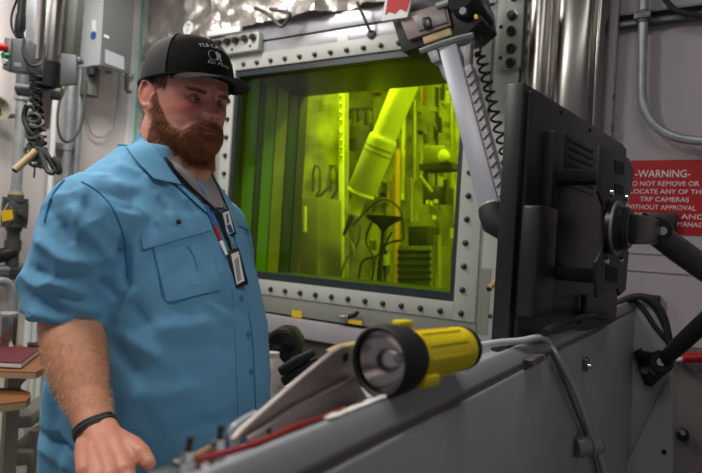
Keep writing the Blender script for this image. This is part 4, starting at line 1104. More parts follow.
# ------------------------------------------------------------------ monitor on an articulated arm
MA = Vector((0.613, 0.79, 0)).normalized()
mo = P(509, 210, .95)
MON = Frame((mo.x, mo.y, 0), MA, Vector((MA.y, -MA.x, 0)))        # a along the width, b out of the back
mz1 = P(515.5, 82, .95).z; mz0 = mz1 - .43; MWD = .625
t = thing('monitor', 'large black monitor seen from behind on an articulated arm', 'monitor', MON.pt(MWD/2, 0, mz0))
def mh(px, py, off): return MON.hit(px, py, off)
MB().box(MON, 0, MWD, -.018, .012, mz0, mz1).obj('bezel', 'monitor_black', t, .004)
MB().box(MON, .012, MWD-.012, -.0195, -.0175, mz0+.016, mz1-.012).obj('screen', 'screen', t)
MB().box(MON, .012, MWD-.012, .010, .022, mz0+.014, mz1-.010).obj('back_shell', 'monitor_black', t, .006)
def mbox(x0, y0, x1, y1, off0, off1, name, mm='monitor_black', bevel=.006):
    a0 = MON.loc(mh(x0, (y0+y1)/2, off1))[0]; a1 = MON.loc(mh(x1, (y0+y1)/2, off1))[0]
    z1 = mh(x0, y0, off1).z; z0 = mh(x0, y1, off1).z
    return MB().box(MON, a0, a1, off0, off1, z0, z1).obj(name, mm, t, bevel)
mbox(551, 126, 600, 300, .02, .042, 'electronics_hump')
mbox(537, 204, 556, 318, .02, .050, 'port_cover')
mbox(566, 132, 596, 186, .042, .044, 'vent_panel', 'black_plastic', .0005)
for k in range(6): mbox(569, 138+k*8, 594, 141+k*8, .042, .0455, 'vent_slot', 'hole', 0)
for k, (x, y) in enumerate(((530, 91), (561, 109), (590, 127))):
    p = mh(x, y+3, .022); MB().lathe(p, MON.b, [(0, .004), (.002, .004)], 10).obj('screw', 'hole', t)
# mounting plate stands away from the back
pc = mh(612, 228, .12)
pl = MON.loc(pc)
mbox(603, 168, 612, 182, .04, .115, 'standoff', 'hole', .003)
mbox(601, 270, 610, 284, .04, .115, 'standoff', 'hole', .003)
plate = [(601, 146), (629, 158), (634, 170), (632, 190), (626, 206), (626, 244), (629, 252), (626, 290), (620, 296), (618, 288), (597, 298), (596, 262), (604, 246), (604, 206), (599, 192)]
mpl = MB().slab([mh(x, y, .12) for x, y in plate], MON.b*-.005).obj('mount_plate', 'monitor_black', t, .001)
for x0, y0, x1, y1 in ((615, 160, 624, 173), (615, 183, 623, 193), (606, 265, 617, 281)):
    MB().slab([mh(x, y, .1205) for x, y in ((x0, y0), (x1, y0+3), (x1, y1+2), (x0, y1))], MON.b*.0006).obj('slot', 'hole', mpl)
for x, y in ((611, 193), (626, 198), (606, 261), (621, 260)):
    MB().lathe(mh(x, y, .12), MON.b, [(0, .006), (.004, .005)], 10).obj('bolt', 'chrome', mpl)
MB().tube(bez([mh(584, 295, .03), mh(583, 312, .03), mh(577, 322, .02), mh(565, 326, .0)]), .006, 8).obj('power_cable', 'rubber', t)
# arm
t = thing('articulated_arm', 'black articulated support arm clamped to the console end', 'support arm', eh(655, 366, .02))
hub = mh(611, 228, .122)
MB().lathe(hub, MON.b, [(0, .042), (.008, .044), (.012, .038), (.02, .034), (.024, .036), (.03, .030)], 30).obj('tilt_disc', 'black_satin', t)
MB().lathe(hub + MON.b*.008, MON.b, [(0, .0445), (.004, .0445)], 30).obj('disc_ring', 'housing_grey', t)
j1 = P(652, 231, 1.16)
h2 = hub + MON.b*.03
MB().bar(h2 - MON.b*.01, j1, .040, .050, UP).obj('knuckle', 'black_satin', t, .010)
MB().lathe(j1 + Vector((0, .03, 0)), (0, -1, 0), [(0, .025), (.06, .025), (.064, .022)], 24).obj('joint', 'black_satin', t)
MB().lathe(j1 + Vector((.002, -.034, 0)), (0, -1, 0), [(0, .009), (.003, .008)], 14).obj('bolt', 'chrome', t)
MB().tube([P(645, 217, 1.12), P(658, 217, 1.14)], .008, 8).obj('pin', 'galv_dark', t)
elb = P(737, 292, 1.42)
MB().tube([j1, j1.lerp(elb, .25), j1.lerp(elb, .6), elb], [.024, .028, .029, .028], 16, flat=.7, up=UP).obj('upper_link', 'black_satin', t)
MB().lathe(elb + Vector((0, .04, 0)), (0, -1, 0), [(0, .030), (.08, .030)], 20).obj('elbow', 'black_satin', t)
j2 = eh(661, 362, .07)
MB().tube([j2, j2.lerp(elb, .3), j2.lerp(elb, .7), elb], [.022, .027, .027, .027], 16, flat=.7, up=UP).obj('lower_link', 'black_satin', t)
dj = (CAM - j2).normalized()
MB().lathe(j2 - dj*.02, dj, [(0, .034), (.045, .034), (.05, .029)], 24).obj('base_joint', 'black_satin', t)
MB().lathe(j2 + dj*.03, dj, [(0, .012), (.004, .011)], 14).obj('bolt', 'chrome', t)
m = MB(); m.slab([eh(x, y, .02) for x, y in ((633, 352), (641, 348), (652, 380), (663, 366), (668, 372), (651, 388), (644, 384))], WALL.b*-.02); m.obj('clamp_plate', 'black_satin', t, .004)
MB().tube([eh(641, 357, .02), eh(655, 360, .05)], .022, 12).obj('clamp_post', 'black_satin', t)
MB().lathe(eh(645, 370, .02), WALL.b, [(0, .012), (.01, .011)], 12).obj('clamp_screw', 'housing_grey', t)

# ------------------------------------------------------------------ small cart by the window with black gadgets
CD_ = 1.62
t = thing('tool_tray', 'cream tray on a stand behind the bracket under the window', 'tray', Vector((P(290, 395, CD_).x, P(290, 395, CD_).y, 0)))
tz = P(290, 398, CD_).z
tc_ = P(285, 398, CD_)
fc = Frame((tc_.x, tc_.y, 0), WALL.a, WALL.b)
MB().box(fc, -.12, .26, -.15, .15, tz-.03, tz).obj('tray_top', 'white_paint', t, .006)
MB().box(fc, -.12, .26, -.15, -.14, tz, tz+.03).obj('tray_lip', 'white_paint', t, .003)
for a in (-.10, .24):
    for b in (-.13, .13): MB().tube([fc.pt(a, b, tz-.02), fc.pt(a, b, 0)], .012, 8).obj('leg', 'galv', t)
t = thing('white_bottle', 'pale rounded container on the tray beside the blue shirt', 'container', Vector((P(272, 392, CD_-.05).x, P(272, 392, CD_-.05).y, tz)))
cb = P(270, 398, CD_-.05); hb = P(270, 352, CD_-.05).z - tz
MB().lathe(Vector((cb.x, cb.y, tz)), UP, [(0, .035), (hb*.55, .042), (hb*.75, .034), (hb*.9, .018), (hb, .018)], 20).obj('body', 'paper', t)
t = thing('gooseneck_camera', 'black camera head on a bent neck above the tray', 'camera', P(283, 372, CD_))
MB().slab([P(x, y, CD_-.02) for x, y in ((263, 338), (276, 328), (291, 329), (300, 342), (297, 357), (282, 366), (268, 361))], Vector((.01, .08, 0))).obj('head', 'black_plastic', t, .012)
MB().slab([P(x, y, CD_-.022) for x, y in ((267, 340), (277, 332), (290, 333), (296, 343), (293, 353), (280, 359))], Vector((0, -.004, 0))).obj('face', 'black_satin', t, .002)
MB().tube(bez([P(288, 360, CD_+.01), P(293, 352, CD_+.01), P(300, 356, CD_+.01), P(306, 368, CD_), P(300, 398, CD_)]), .014, 10).obj('neck', 'rubber', t)
t = thing('bellows_grip', 'black ribbed bellows grip leaning behind the bracket', 'grip', P(300, 380, CD_-.1))
for k, (x0, y0, x1, y1) in enumerate(((280, 372, 314, 352), (283, 382, 320, 361), (287, 392, 326, 370))):
    MB().tube([P(x0, y0, CD_-.12), P((x0+x1)/2, (y0+y1)/2-.5, CD_-.12), P(x1, y1, CD_-.12)], [.012, .015, .010], 12).obj('rib', 'rubber', t)
MB().tube([P(298, 358, CD_-.10), P(312, 400, CD_-.08)], .016, 12).obj('core', 'black_plastic', t)

# ------------------------------------------------------------------ the operator
TY = math.radians(65)                       # torso turned to the right of the picture
TF = Vector((math.sin(TY), -math.cos(TY), 0)); TL = Vector((-TF.y, TF.x, 0))
TB = Vector((-0.387, 1.22, 0))
def T(f, l, z): return TB + TF*f + TL*l + UP*z
HY = math.radians(50)
HF = Vector((math.sin(HY), -math.cos(HY), 0)); HL = Vector((-HF.y, HF.x, 0))
HO = Vector((-0.348, 1.215, 1.672))         # head origin at eye level
HP = math.radians(4)                        # nods down a little
HM = Matrix.Translation(HO) @ Matrix((HF, HL, UP)).transposed().to_4x4() @ Matrix.Rotation(HP, 4, 'Y') @ Matrix.Scale(0.925, 4)
HMI = HM.inverted()
def H(x, y, z): return HM @ Vector((x, y, z))
person = thing('person', 'man in black cap and blue short sleeved shirt working at the console', 'person', (TB.x, TB.y, 0))

def loft(rings):
    m = MB(); n = len(rings[0]); vs = [p for r in rings for p in r]; fs = []
    for i in range(len(rings)-1):
        for j in range(n): fs.append((i*n+j, i*n+(j+1) % n, (i+1)*n+(j+1) % n, (i+1)*n+j))
    fs.append(tuple(range(n-1, -1, -1))); fs.append(tuple((len(rings)-1)*n+j for j in range(n)))
    return m.add(vs, fs)
def sring(z, f, b, w, cf=0.0, e=2.3, n=64, fn=T):
    out = []
    for j in range(n):
        a = 2*math.pi*j/n; c = math.cos(a); s = math.sin(a)
        x = cf + (f if c > 0 else b)*math.copysign(abs(c)**(2/e), c)
        out.append(fn(x, w*math.copysign(abs(s)**(2/e), s), z))
    return out
def remesh(m, voxel, smooth_it, name, fac=0.5):
    me = m.mesh(name, smooth=False)
    o = bpy.data.objects.new('tmp', me); COL.objects.link(o)
    r = o.modifiers.new('r', 'REMESH'); r.mode = 'VOXEL'; r.voxel_size = voxel
    if smooth_it:
        s = o.modifiers.new('s', 'SMOOTH'); s.iterations = smooth_it; s.factor = fac
    dg = bpy.context.evaluated_depsgraph_get(); dg.update()
    out = bpy.data.meshes.new_from_object(o.evaluated_get(dg))
    bpy.data.objects.remove(o); bpy.data.meshes.remove(me)
    out.name = name
    out.polygons.foreach_set('use_smooth', [True]*len(out.polygons))
    return out
def vco(me):
    a = np.empty(len(me.vertices)*3); me.vertices.foreach_get('co', a); return a.reshape(-1, 3)
def vno(me):
    a = np.empty(len(me.vertices)*3); me.vertex_normals.foreach_get('vector', a); return a.reshape(-1, 3)
def npj(co):
    q = co - np.array(CAM)
    u = (q[:, 0]*math.cos(RHO) + q[:, 2]*math.sin(RHO))/q[:, 1]; v = (-q[:, 0]*math.sin(RHO) + q[:, 2]*math.cos(RHO))/q[:, 1]
    return 351+FPX*u, 236.5-FPX*v
def capsules(m, pts, rs, n=14):
    for p, r in zip(pts, rs): m.ell(p, (r, r, r), None, 14, 10)
    m.tube(pts, list(rs), n)

# ---- head surface
ZK = np.array([-.128, -.120, -.108, -.095, -.075, -.055, -.030, 0, .03, .06, .09, .112, .124])
XF = np.array([.040, .068, .080, .086, .089, .090, .089, .087, .091, .084, .062, .036, .004])
XB = np.array([.010, -.005, -.020, -.040, -.062, -.080, -.094, -.102, -.106, -.102, -.084, -.056, -.02])
WW = np.array([.022, .040, .053, .062, .070, .0745, .0785, .081, .081, .077, .062, .040, .004])
HCX = -.008
def g2(y, y0, sy, z, z0, sz_): return np.exp(-((y-y0)/sy)**2 - ((z-z0)/sz_)**2)
def feat(y, z):
    t = np.clip((.010 - z)/.046, 0, 1)
    up = 1/(1+np.exp(-(z+.044)/.0022)); dn_ = 1/(1+np.exp((z-.016)/.004))
    nose = (.007 + .025*t**1.1)*np.exp(-(y/(.0070+.0045*t))**2)*up*dn_ + .004*g2(y, 0, .009, z, -.033, .007)
    d = nose
    for s in (-1, 1):
        d = d + .011*g2(y, s*.0150, .0050, z, -.037, .0065) - .003*g2(y, s*.0225, .0045, z, -.038, .010)
        d = d - .015*g2(y, s*.031, .0165, z, -.001, .011)
        d = d + .005*g2(y, s*.030, .020, z, .021, .007)
        d = d + .004*g2(y, s*.048, .018, z, -.022, .016)
        d = d - .003*g2(y, s*.030, .010, z, -.052, .014)
    d = d + .005*g2(y, 0, .020, z, -.0615, .0045) + .006*g2(y, 0, .018, z, -.0735, .0045) - .003*g2(y, 0, .022, z, -.0675, .0022)
    d = d + .004*g2(y, 0, .022, z, -.108, .012) - .003*g2(y, 0, .03, z, -.088, .006)
    d = d + .003*g2(y, 0, .03, z, -.055, .008)
    return d
CHK = ([0, 14, 22, 34, 48, 58, 68, 80, 98, 106, 180], [-.049, -.051, -.060, -.079, -.070, -.052, -.024, .012, .03, -.05, -.2])
def beard_mask(x, y, z):
    th = np.degrees(np.abs(np.arctan2(y, x-HCX)))
    zc = np.interp(th, *CHK)
    mk = 1/(1+np.exp(-(zc - z)/.0025))
    mk = mk*(1/(1+np.exp((th-np.interp(z, [-.09, -.05, -.03], [92, 85, 81]))/1.5)))
    mk = mk*(1/(1+np.exp((x-.2)/.01)))
    lips = np.clip(1.25*np.exp(-(y/.020)**4 - ((z+.0695)/.0072)**4), 0, 1)
    gap = np.clip(np.exp(-(y/.012)**4 - ((z+.083)/.004)**4), 0, 1)*.3
    return mk*(1-lips)*(1-gap)
ZSC = .90
nz_, nt_ = 120, 144
rings = []
for i in range(nz_):
    z = -.128 + (.252)*i/(nz_-1)
    xf, xb, w = np.interp(z, ZK, XF), np.interp(z, ZK, XB), np.interp(z, ZK, WW)
    a = np.linspace(0, 2*np.pi, nt_, endpoint=False); c = np.cos(a); s = np.sin(a); e = 2.25
    x = HCX + np.where(c > 0, xf-HCX, HCX-xb)*np.sign(c)*np.abs(c)**(2/e); y = w*np.sign(s)*np.abs(s)**(2/e)
    front = 1/(1+np.exp(-(c-.35)/.06))
    zz = np.full_like(y, z)
    x = x + feat(y, zz)*front
    bm_k = beard_mask(x, y, zz)
    k = bm_k*np.clip((.03 - z)/.06, 0, 1)*.005
    x = x + k*c*1.2; y = y + k*s
    zz = zz - bm_k*np.clip((-.09 - z)/.03, 0, 1)*.004
    zz = np.where(zz < 0, zz*ZSC, zz)
    rings.append([H(*p) for p in zip(x, y, zz)])
body = loft(rings)
# ears
for s in (-1, 1):
    pts = []
    for k in range(15):
        an = math.radians(-130 + 300*k/14)
        pts.append(H(-.018 - .015*math.cos(an)*1.0 - .004*math.sin(an), s*(.088 + .004*math.cos(an)), -.003 + .029*math.sin(an)*(1 if math.sin(an) > 0 else .85)))
    body.tube(pts, [.0052]*15, 10)
    body.ell(H(-.012, s*.082, -.005), (.019, .008, .026), HM.to_3x3().normalized() @ Matrix.Rotation(s*-.25, 3, 'Z'), 18, 12)
    body.ell(H(-.006, s*.084, -.031), (.009, .006, .010), HM.to_3x3().normalized(), 12, 8)
    body.ell(H(.004, s*.083, -.009), (.006, .006, .009), HM.to_3x3().normalized(), 12, 8)
# neck and trunk (inside the shirt), legs
nk = [(T(-.005, 0, 1.44), .105), (T(.0, 0, 1.50), .088), (HO + HF*-.028 - UP*.115, .076), (HO + HF*-.025 - UP*.06, .072), (HO + HF*-.02 - UP*.0, .060)]
body.tube([p for p, r in nk], [r for p, r in nk], 32)
TOR = [(0.83, .186, .170, .212, .02), (0.93, .201, .170, .218, .02), (1.03, .214, .165, .222, .02), (1.13, .214, .160, .218, .018), (1.23, .203, .150, .212, .015), (1.32, .176, .142, .205, .008),
       (1.39, .150, .138, .203, .0), (1.44, .128, .134, .198, -.005), (1.48, .104, .125, .186, -.010), (1.515, .086, .104, .154, -.012), (1.545, .074, .086, .114, -.010), (1.572, .066, .072, .084, -.008)]
body.add(*(lambda q: (q.v, q.f))(loft([sring(z, f*.9, b*.9, w*.9, cf) for z, f, b, w, cf in TOR])))
# arms
WR_ = P(93, 425, .905)
right_arm = [(T(-.02, -.12, 1.40), .05), (P(94, 228, 1.06), .058), (P(80, 270, 1.045), .058), (P(72, 310, 1.035), .054), (P(73, 328, 1.015), .0545), (P(75, 348, .99), .0515), (P(79, 372, .963), .045), (P(86, 398, .935), .0350), (P(92.5, 419, .911), .0295), (P(97, 433, .896), .029)]
body.tube([p for p, r in right_arm], [r for p, r in right_arm], 28)
KN = [P(125, 470, .812), P(111, 476, .797), P(98, 477, .800), P(87, 471, .818)]
WS = [P(106, 429, .889), P(100, 432, .889), P(94, 435, .893), P(89, 437, .899)]
for w_, k_ in zip(WS, KN):
    capsules(body, [w_, w_.lerp(k_, .5) + UP*.002, k_], [.0185, .0185, .0145])
capsules(body, [P(96, 432, .888), P(104, 452, .850), P(107, 466, .822)], [.021, .0215, .018])
fing = [[P(131, 486, .795), P(128, 503, .800), P(120, 506, .825)], [P(114, 492, .780), P(112, 508, .788), P(107, 510, .812)],
        [P(100, 492, .785), P(99, 506, .795), P(96, 508, .818)], [P(87, 485, .806), P(87, 498, .812), P(87, 500, .835)]]
for k_, f_ in zip(KN, fing): capsules(body, [k_] + f_, [.0125, .0112, .0098, .0085])
capsules(body, [P(100, 432, .895), P(115, 441, .872), P(131, 447, .852)], [.020, .0195, .0165])
capsules(body, [P(131, 447, .852), P(141, 454, .838), P(148.5, 463, .828)], [.0165, .0140, .0105])
capsules(body, [P(108, 445, .872), P(120, 460, .835)], [.017, .014])
# left arm hangs behind the belly
left_arm = [(T(-.02, .12, 1.40), .05), (T(-.02, .225, 1.36), .055), (T(-.04, .275, 1.24), .055), (T(-.04, .285, 1.14), .05), (T(.02, .28, 1.03), .045), (T(.10, .25, .95), .030), (T(.13, .24, .925), .029)]
body.tube([p for p, r in left_arm], [r for p, r in left_arm], 24)
lw = T(.13, .24, .925)
for k in range(4):
    kn = lw + TF*.085 + TL*(-.03+.02*k) - UP*.03
    capsules(body, [lw + TL*(-.018+.012*k), kn], [.018, .0135])
    capsules(body, [kn, kn + TF*.035 - UP*.012, kn + TF*.045 - UP*.038, kn + TF*.03 - UP*.052], [.0115, .0105, .0095, .0085])
capsules(body, [lw + TL*-.02, lw + TL*-.05 + TF*.035 - UP*.01, lw + TL*-.06 + TF*.065 - UP*.02], [.016, .0145, .010])
bme = remesh(body, .0025, 3, 'body', .45)
co = vco(bme)
hl = (np.array(HMI.to_3x3()) @ co.T).T + np.array(HMI.translation)
hl[:, 2] = np.where(hl[:, 2] < 0, hl[:, 2]/ZSC, hl[:, 2])
head = (hl[:, 2] > -.15) & (np.abs(hl[:, 1]) < .12) & (np.abs(hl[:, 0]) < .15)
def L3(c): return np.array([lin(x) for x in c])
tint = np.tile(L3((206, 144, 112)), (len(co), 1))
fz = np.clip((hl[:, 2]+.17)/.03, 0, 1)*head
tint = tint*(1-fz[:, None]) + L3((214, 146, 124))*fz[:, None]
def blend(w, c):
    global tint
    w = np.clip(w, 0, 1)[:, None]; tint = tint*(1-w) + L3(c)*w
x_, y_, z_ = hl.T
blend(.6*np.exp(-(np.linalg.norm(co - np.array(P(112, 458, .845)), axis=1)/.075)**4), (212, 136, 116))
for s in (-1, 1):
    blend(.75*np.exp(-((y_-s*.045)/.022)**2 - ((z_+.026)/.020)**2)*(x_ > .02)*head, (214, 98, 88))
    blend(.55*np.exp(-((y_-s*.031)/.018)**2 - ((z_+.0)/.012)**2)*(x_ > .02)*head, (150, 92, 82))
    blend(.55*np.exp(-((y_-s*.088)/.02)**2 - ((z_)/.035)**2 - ((x_+.02)/.03)**2)*head, (206, 112, 98))
blend(.65*np.exp(-(y_/.016)**2 - ((z_+.032)/.016)**2)*(x_ > .08)*head, (206, 108, 94))
blend(.45*((z_ < -.10) | (x_ < -.03))*head*(z_ < -.0), (196, 116, 98))
blend(.8*np.exp(-(y_/.022)**4 - ((z_+.068)/.008)**4)*(x_ > .05)*head, (170, 92, 82))
bmk = beard_mask(x_, y_, z_)*head*(x_ > -.03)
blend(.80*bmk, (104, 62, 38))
hairm = ((x_ < .035) & (z_ > .012) & (z_ < .08))*head*(1-np.exp(-((np.abs(y_)-.088)/.012)**2 - (z_/.036)**2 - ((x_+.018)/.026)**2))
hairm = hairm*((x_ > -.0) | (z_ > .02) | (np.abs(y_) < .075))
blend(.6*hairm, (92, 62, 42))
ca = bme.color_attributes.new('tint', 'FLOAT_COLOR', 'POINT')
ca.data.foreach_set('color', np.hstack([tint, np.ones((len(tint), 1))]).ravel())
body_o = link('body', bme, 'skin', person)

# ---- hair made of fine strands
def strands(name, me, mask, n, lfun, dfun, width, mm, par, seed, label=None):
    rng = np.random.default_rng(seed)
    co = vco(me); no = vno(me); npoly = len(me.polygons)
    st = np.empty(npoly, dtype=np.int32); me.polygons.foreach_get('loop_start', st)
    li = np.empty(len(me.loops), dtype=np.int32); me.loops.foreach_get('vertex_index', li)
    v0 = li[st]; v2 = li[st+2]
    w = np.minimum(mask[v0], mask[v2]); w = np.where(w > .25, w, 0)
    idx = rng.choice(npoly, n, p=w/w.sum())
    t = rng.random(n)[:, None]
    p = co[v0[idx]]*(1-t) + co[v2[idx]]*t; nn = no[v0[idx]]
    p = p + rng.normal(0, .001, p.shape)
    L = lfun(p, rng)[:, None]; D = dfun(p, nn, rng)
    D /= np.linalg.norm(D, axis=1)[:, None]
    D2 = D + .5*np.array([0, 0, -1]) + rng.normal(0, .22, D.shape); D2 /= np.linalg.norm(D2, axis=1)[:, None]
    W = np.cross(D, rng.normal(0, 1, D.shape)); W = W/np.linalg.norm(W, axis=1)[:, None]*width
    a = p - nn*.0015; b = p + D*L*.5; c = b + D2*L*.5
    V = np.stack([a-W, a+W, b+W*.8, b-W*.8, c], 1).reshape(-1, 3)
    k = np.arange(n)[:, None]*5
    F4 = k + np.array([[0, 1, 2, 3]]); F3 = k + np.array([[3, 2, 4]])
    me2 = bpy.data.meshes.new(name)
    me2.from_pydata(V.tolist(), [], F4.tolist() + F3.tolist())
    me2.polygons.foreach_set('use_smooth', [True]*len(me2.polygons))
    o = link(name, me2, mm, par)
    if label: o['label'] = label
    return o
Hd = np.array(HM.to_3x3().normalized() @ Vector((0, 0, -1))); Hf = np.array(HM.to_3x3().normalized() @ Vector((1, 0, 0)))
strands('beard', bme, bmk, 24000, lambda p, r: .0045 + .005*r.random(len(p)) + .008*np.clip((HO.z-.085-p[:, 2])/.04, 0, 1),
        lambda p, n, r: n*.38 + Hd*.85 + r.normal(0, .22, n.shape), .00034, 'beard_hair', person, 1, 'full auburn beard')
strands('hair', bme, hairm.astype(float), 5000, lambda p, r: .005 + .006*r.random(len(p)),
        lambda p, n, r: n*.35 + Hd*.9 + r.normal(0, .2, n.shape), .0005, 'head_hair', person, 2, 'short brown hair under the cap')
brow = np.zeros(len(co))
for s in (-1, 1):
    brow = np.maximum(brow, ((s*y_ > .012) & (s*y_ < .052) & (np.abs(z_ - (.0135 + .16*(np.abs(y_)-.012) - 2.8*(np.abs(y_)-.012)**2)) < .0042) & (x_ > .03) & head).astype(float))
for sd_ in (-1, 1):
    strands('eyebrow', bme, brow*(sd_*y_ > 0), 400, lambda p, r: .005 + .002*r.random(len(p)),
        lambda p, n, r: n*.3 + np.array(-HL)*np.sign(((p-np.array(HO)) @ -np.array(HL)))[:, None]*.8 + Hd*.1 + r.normal(0, .15, n.shape), .00028, 'beard_hair', person, 3+sd_)
pxv, pyv = npj(co)
am = ((pyv > 338) & (pyv < 412) & (pxv > 35) & (pxv < 118) & (co[:, 1] < 1.06) & (co[:, 1] > .85)).astype(float)
axis = np.array((P(94, 428, .9) - P(73, 328, 1.015)).normalized())
strands('arm_hair', bme, am, 3600, lambda p, r: .006 + .006*r.random(len(p)), lambda p, n, r: n*.35 + axis*.7 + r.normal(0, .3, n.shape), .00022, 'arm_hair', person, 4)

# ---- eyes
HR = HM.to_3x3().normalized()
for s in (-1, 1):
    ec = (.0655, s*.030, -.001)
    e_ = MB(); e_.ell(H(*ec), (.0122,)*3, HR, 24, 16); eo = e_.obj('eye', 'eye_white', person)
    gd = (HR @ Vector((1, .10, -.06))).normalized()
    MB().lathe(H(*ec) + gd*.0108, gd, [(0, .0066), (.0006, .0062), (.0012, .003)], 18).obj('iris', 'iris', eo)
    MB().lathe(H(*ec) + gd*.0119, gd, [(0, .0026), (.0005, .0020)], 14).obj('pupil', 'hole', eo)
    for nm_, e0, e1 in (('upper_lid', -1, 95), ('lower_lid', -80, -14)):
        rows = []
        for i in range(9):
            el = math.radians(e0 + (e1-e0)*i/8); r_ = []
            for j in range(17):
                az = math.radians(-88 + 176*j/16)
                droop = (abs(j-8)/8)**2*math.radians(10)*(-1 if e0 > 0 and i == 0 else (1 if e0 < 0 and i == 8 else 0))
                q = Vector((math.cos(el+droop)*math.cos(az), math.cos(el+droop)*math.sin(az), math.sin(el+droop)))*.0138
                r_.append(H(ec[0]+q.x, ec[1]+q.y, ec[2]+q.z))
            rows.append(r_)
        lid = MB().grid(rows, thick=[[(H(*ec)-p).normalized()*.0012 for p in r_] for r_ in rows]).obj(nm_, 'skin', eo)
        c2 = lid.data.color_attributes.new('tint', 'FLOAT_COLOR', 'POINT')
        lc = [lin(178), lin(112), lin(98), 1]
        c2.data.foreach_set('color', lc*len(lid.data.vertices))

for s in (-1, 1):
    MB().ell(H(.1055, s*.0075, -.0378), (.0030, .0024, .0014), HR, 12, 8).obj('nostril_shade', 'nostril_shade', person)  # dark ellipsoids stand in for the shade inside the nostrils
# ---- cap
CXF, CXB, CW, CZT = .106, -.112, .0915, .136
def capz0(th):                                # lower edge of the crown
    return .043 - .026*(1-math.cos(th))/2
def cappt(th, ph, off=0.0):
    c, s = math.cos(th), math.sin(th); e = 2.15
    ex = (CXF - HCX) if c > 0 else (HCX - CXB)
    z0 = capz0(th)
    k = max(math.cos(ph), 0)**.62
    if c > 0: k = max(math.cos(ph), 0)**(.62 - .10*c)
    zt = CZT + .004*c
    x = HCX + (ex*k+off)*math.copysign(abs(c)**(2/e), c) - .010*math.sin(ph)
    y = (CW*k+off)*math.copysign(abs(s)**(2/e), s)
    z = z0 + (zt-z0)*math.sin(ph)**.95 + off*math.sin(ph)
    return H(x, y, z)
FRONT = math.radians(66)
def cap_panel(name, t0, t1, mm, par, nth, grid=False):
    rows = []; nph = 26
    for i in range(nph+1):
        ph = math.radians(90)*i/nph
        rows.append([cappt(t0+(t1-t0)*j/nth, ph) for j in range(nth+1)])
    m = MB().grid(rows)
    o = m.obj(name, mm, par, fix=False)
    o.data.polygons.foreach_set('use_smooth', [True]*len(o.data.polygons))
    if grid:
        uv = o.data.uv_layers.new(name='grid')
        for p in o.data.polygons:
            for l in p.loop_indices:
                vi = o.data.loops[l].vertex_index; i, j = divmod(vi, nth+1)
                uv.data[l].uv = ((t0+(t1-t0)*j/nth)*26, i/nph*26)
    return o
cap = cap_panel('cap', -FRONT, FRONT, 'cap_black', person, 50)
cap['label'] = 'black trucker cap with grey lettering on the front'
cap_panel('mesh_back', FRONT, 2*math.pi-FRONT, 'cap_mesh', cap, 90, True)
m = MB(); m.tube([cappt(a, math.radians(1), .0008) for a in np.linspace(-math.pi, math.pi, 80, endpoint=False)], .0035, 8, closed=True); m.obj('sweatband', 'cap_black', cap)
for s in (-1, 1):
    MB().tube([cappt(s*FRONT, math.radians(x), .0006) for x in range(0, 86, 4)], .0016, 6).obj('seam', 'cap_black', cap)
c = cappt(0, math.radians(90)); MB().ell(c, (.007, .007, .003), None, 14, 8).obj('top_button', 'cap_black', cap)
# bill
rows = []; nu = 33; nv = 12
for i in range(nv+1):
    v_ = i/nv; r_ = []
    for j in range(nu+1):
        u_ = -1 + 2*j/nu; th = u_*math.radians(60)
        b0 = HMI @ cappt(th, math.radians(2))
        ln = .064*math.sqrt(max(0, 1-abs(u_)**2.6))
        r_.append(H(b0.x + ln*v_*(.25+.75*1), b0.y*(1 - .02*v_), b0.z + .003 - ln*v_*.14 - .008*(b0.y/.09)**2*v_ - .004*u_*u_))
    rows.append(r_)
MB().grid(rows, thick=(HR @ Vector((0, 0, -.0035)))).obj('bill', 'cap_bill', cap)
# lettering wrapped on the front panel
def cap_text(txt, size, z0, arc, shear=0.0, width=None):
    me = text_mesh(txt, size, 1.05, 'CENTER', shear, 0.0004)
    xs = [v.co.x for v in me.vertices]; k = width/(max(xs)-min(xs)) if width else 1
    for v in me.vertices:
        x, y, dz = v.co.x*k, v.co.y, v.co.z
        zz = z0 + y + arc*(1 - (x/.05)**2)
        th = x/.094
        ph = math.asin(min(1, max(0, (zz - capz0(th))/(CZT-capz0(th))))**(1/.95))
        v.co = cappt(th, ph, .0012 + dz)
    return link('lettering', me, 'thread_white', cap)
cap_text('YLB CATTLE', .0110, .097, .008, width=.084)
cap_text('Eat More', .0095, .068, .003, .35, width=.052)
m = MB(); pts = []
for k in range(22):
    an = 2*math.pi*k/22; x = .010*math.cos(an) - .012; zz = .0885 + .0095*math.sin(an)
    th = x/.094; ph = math.asin(((zz-capz0(th))/(CZT-capz0(th)))**(1/.95)); pts.append(cappt(th, ph, .001))
m.tube(pts, .0005, 6, closed=True); m.obj('emblem_ring', 'thread_white', cap)
out = [(-.006, .090), (-.002, .096), (.003, .092), (.007, .094), (.009, .086), (.006, .080), (.010, .073), (.006, .071), (.003, .077), (-.001, .078), (-.002, .071), (-.005, .073), (-.004, .082)]
vs = []
for x, zz in out:
    x *= .8; zz = .0885 + (zz-.083)*.8
    th = x/.094; ph = math.asin(((zz-capz0(th))/(CZT-capz0(th)))**(1/.95)); vs.append(cappt(th, ph, .0016))
MB().slab(vs, HR @ Vector((-.0008, 0, 0))).obj('emblem_figure', 'thread_white', cap)

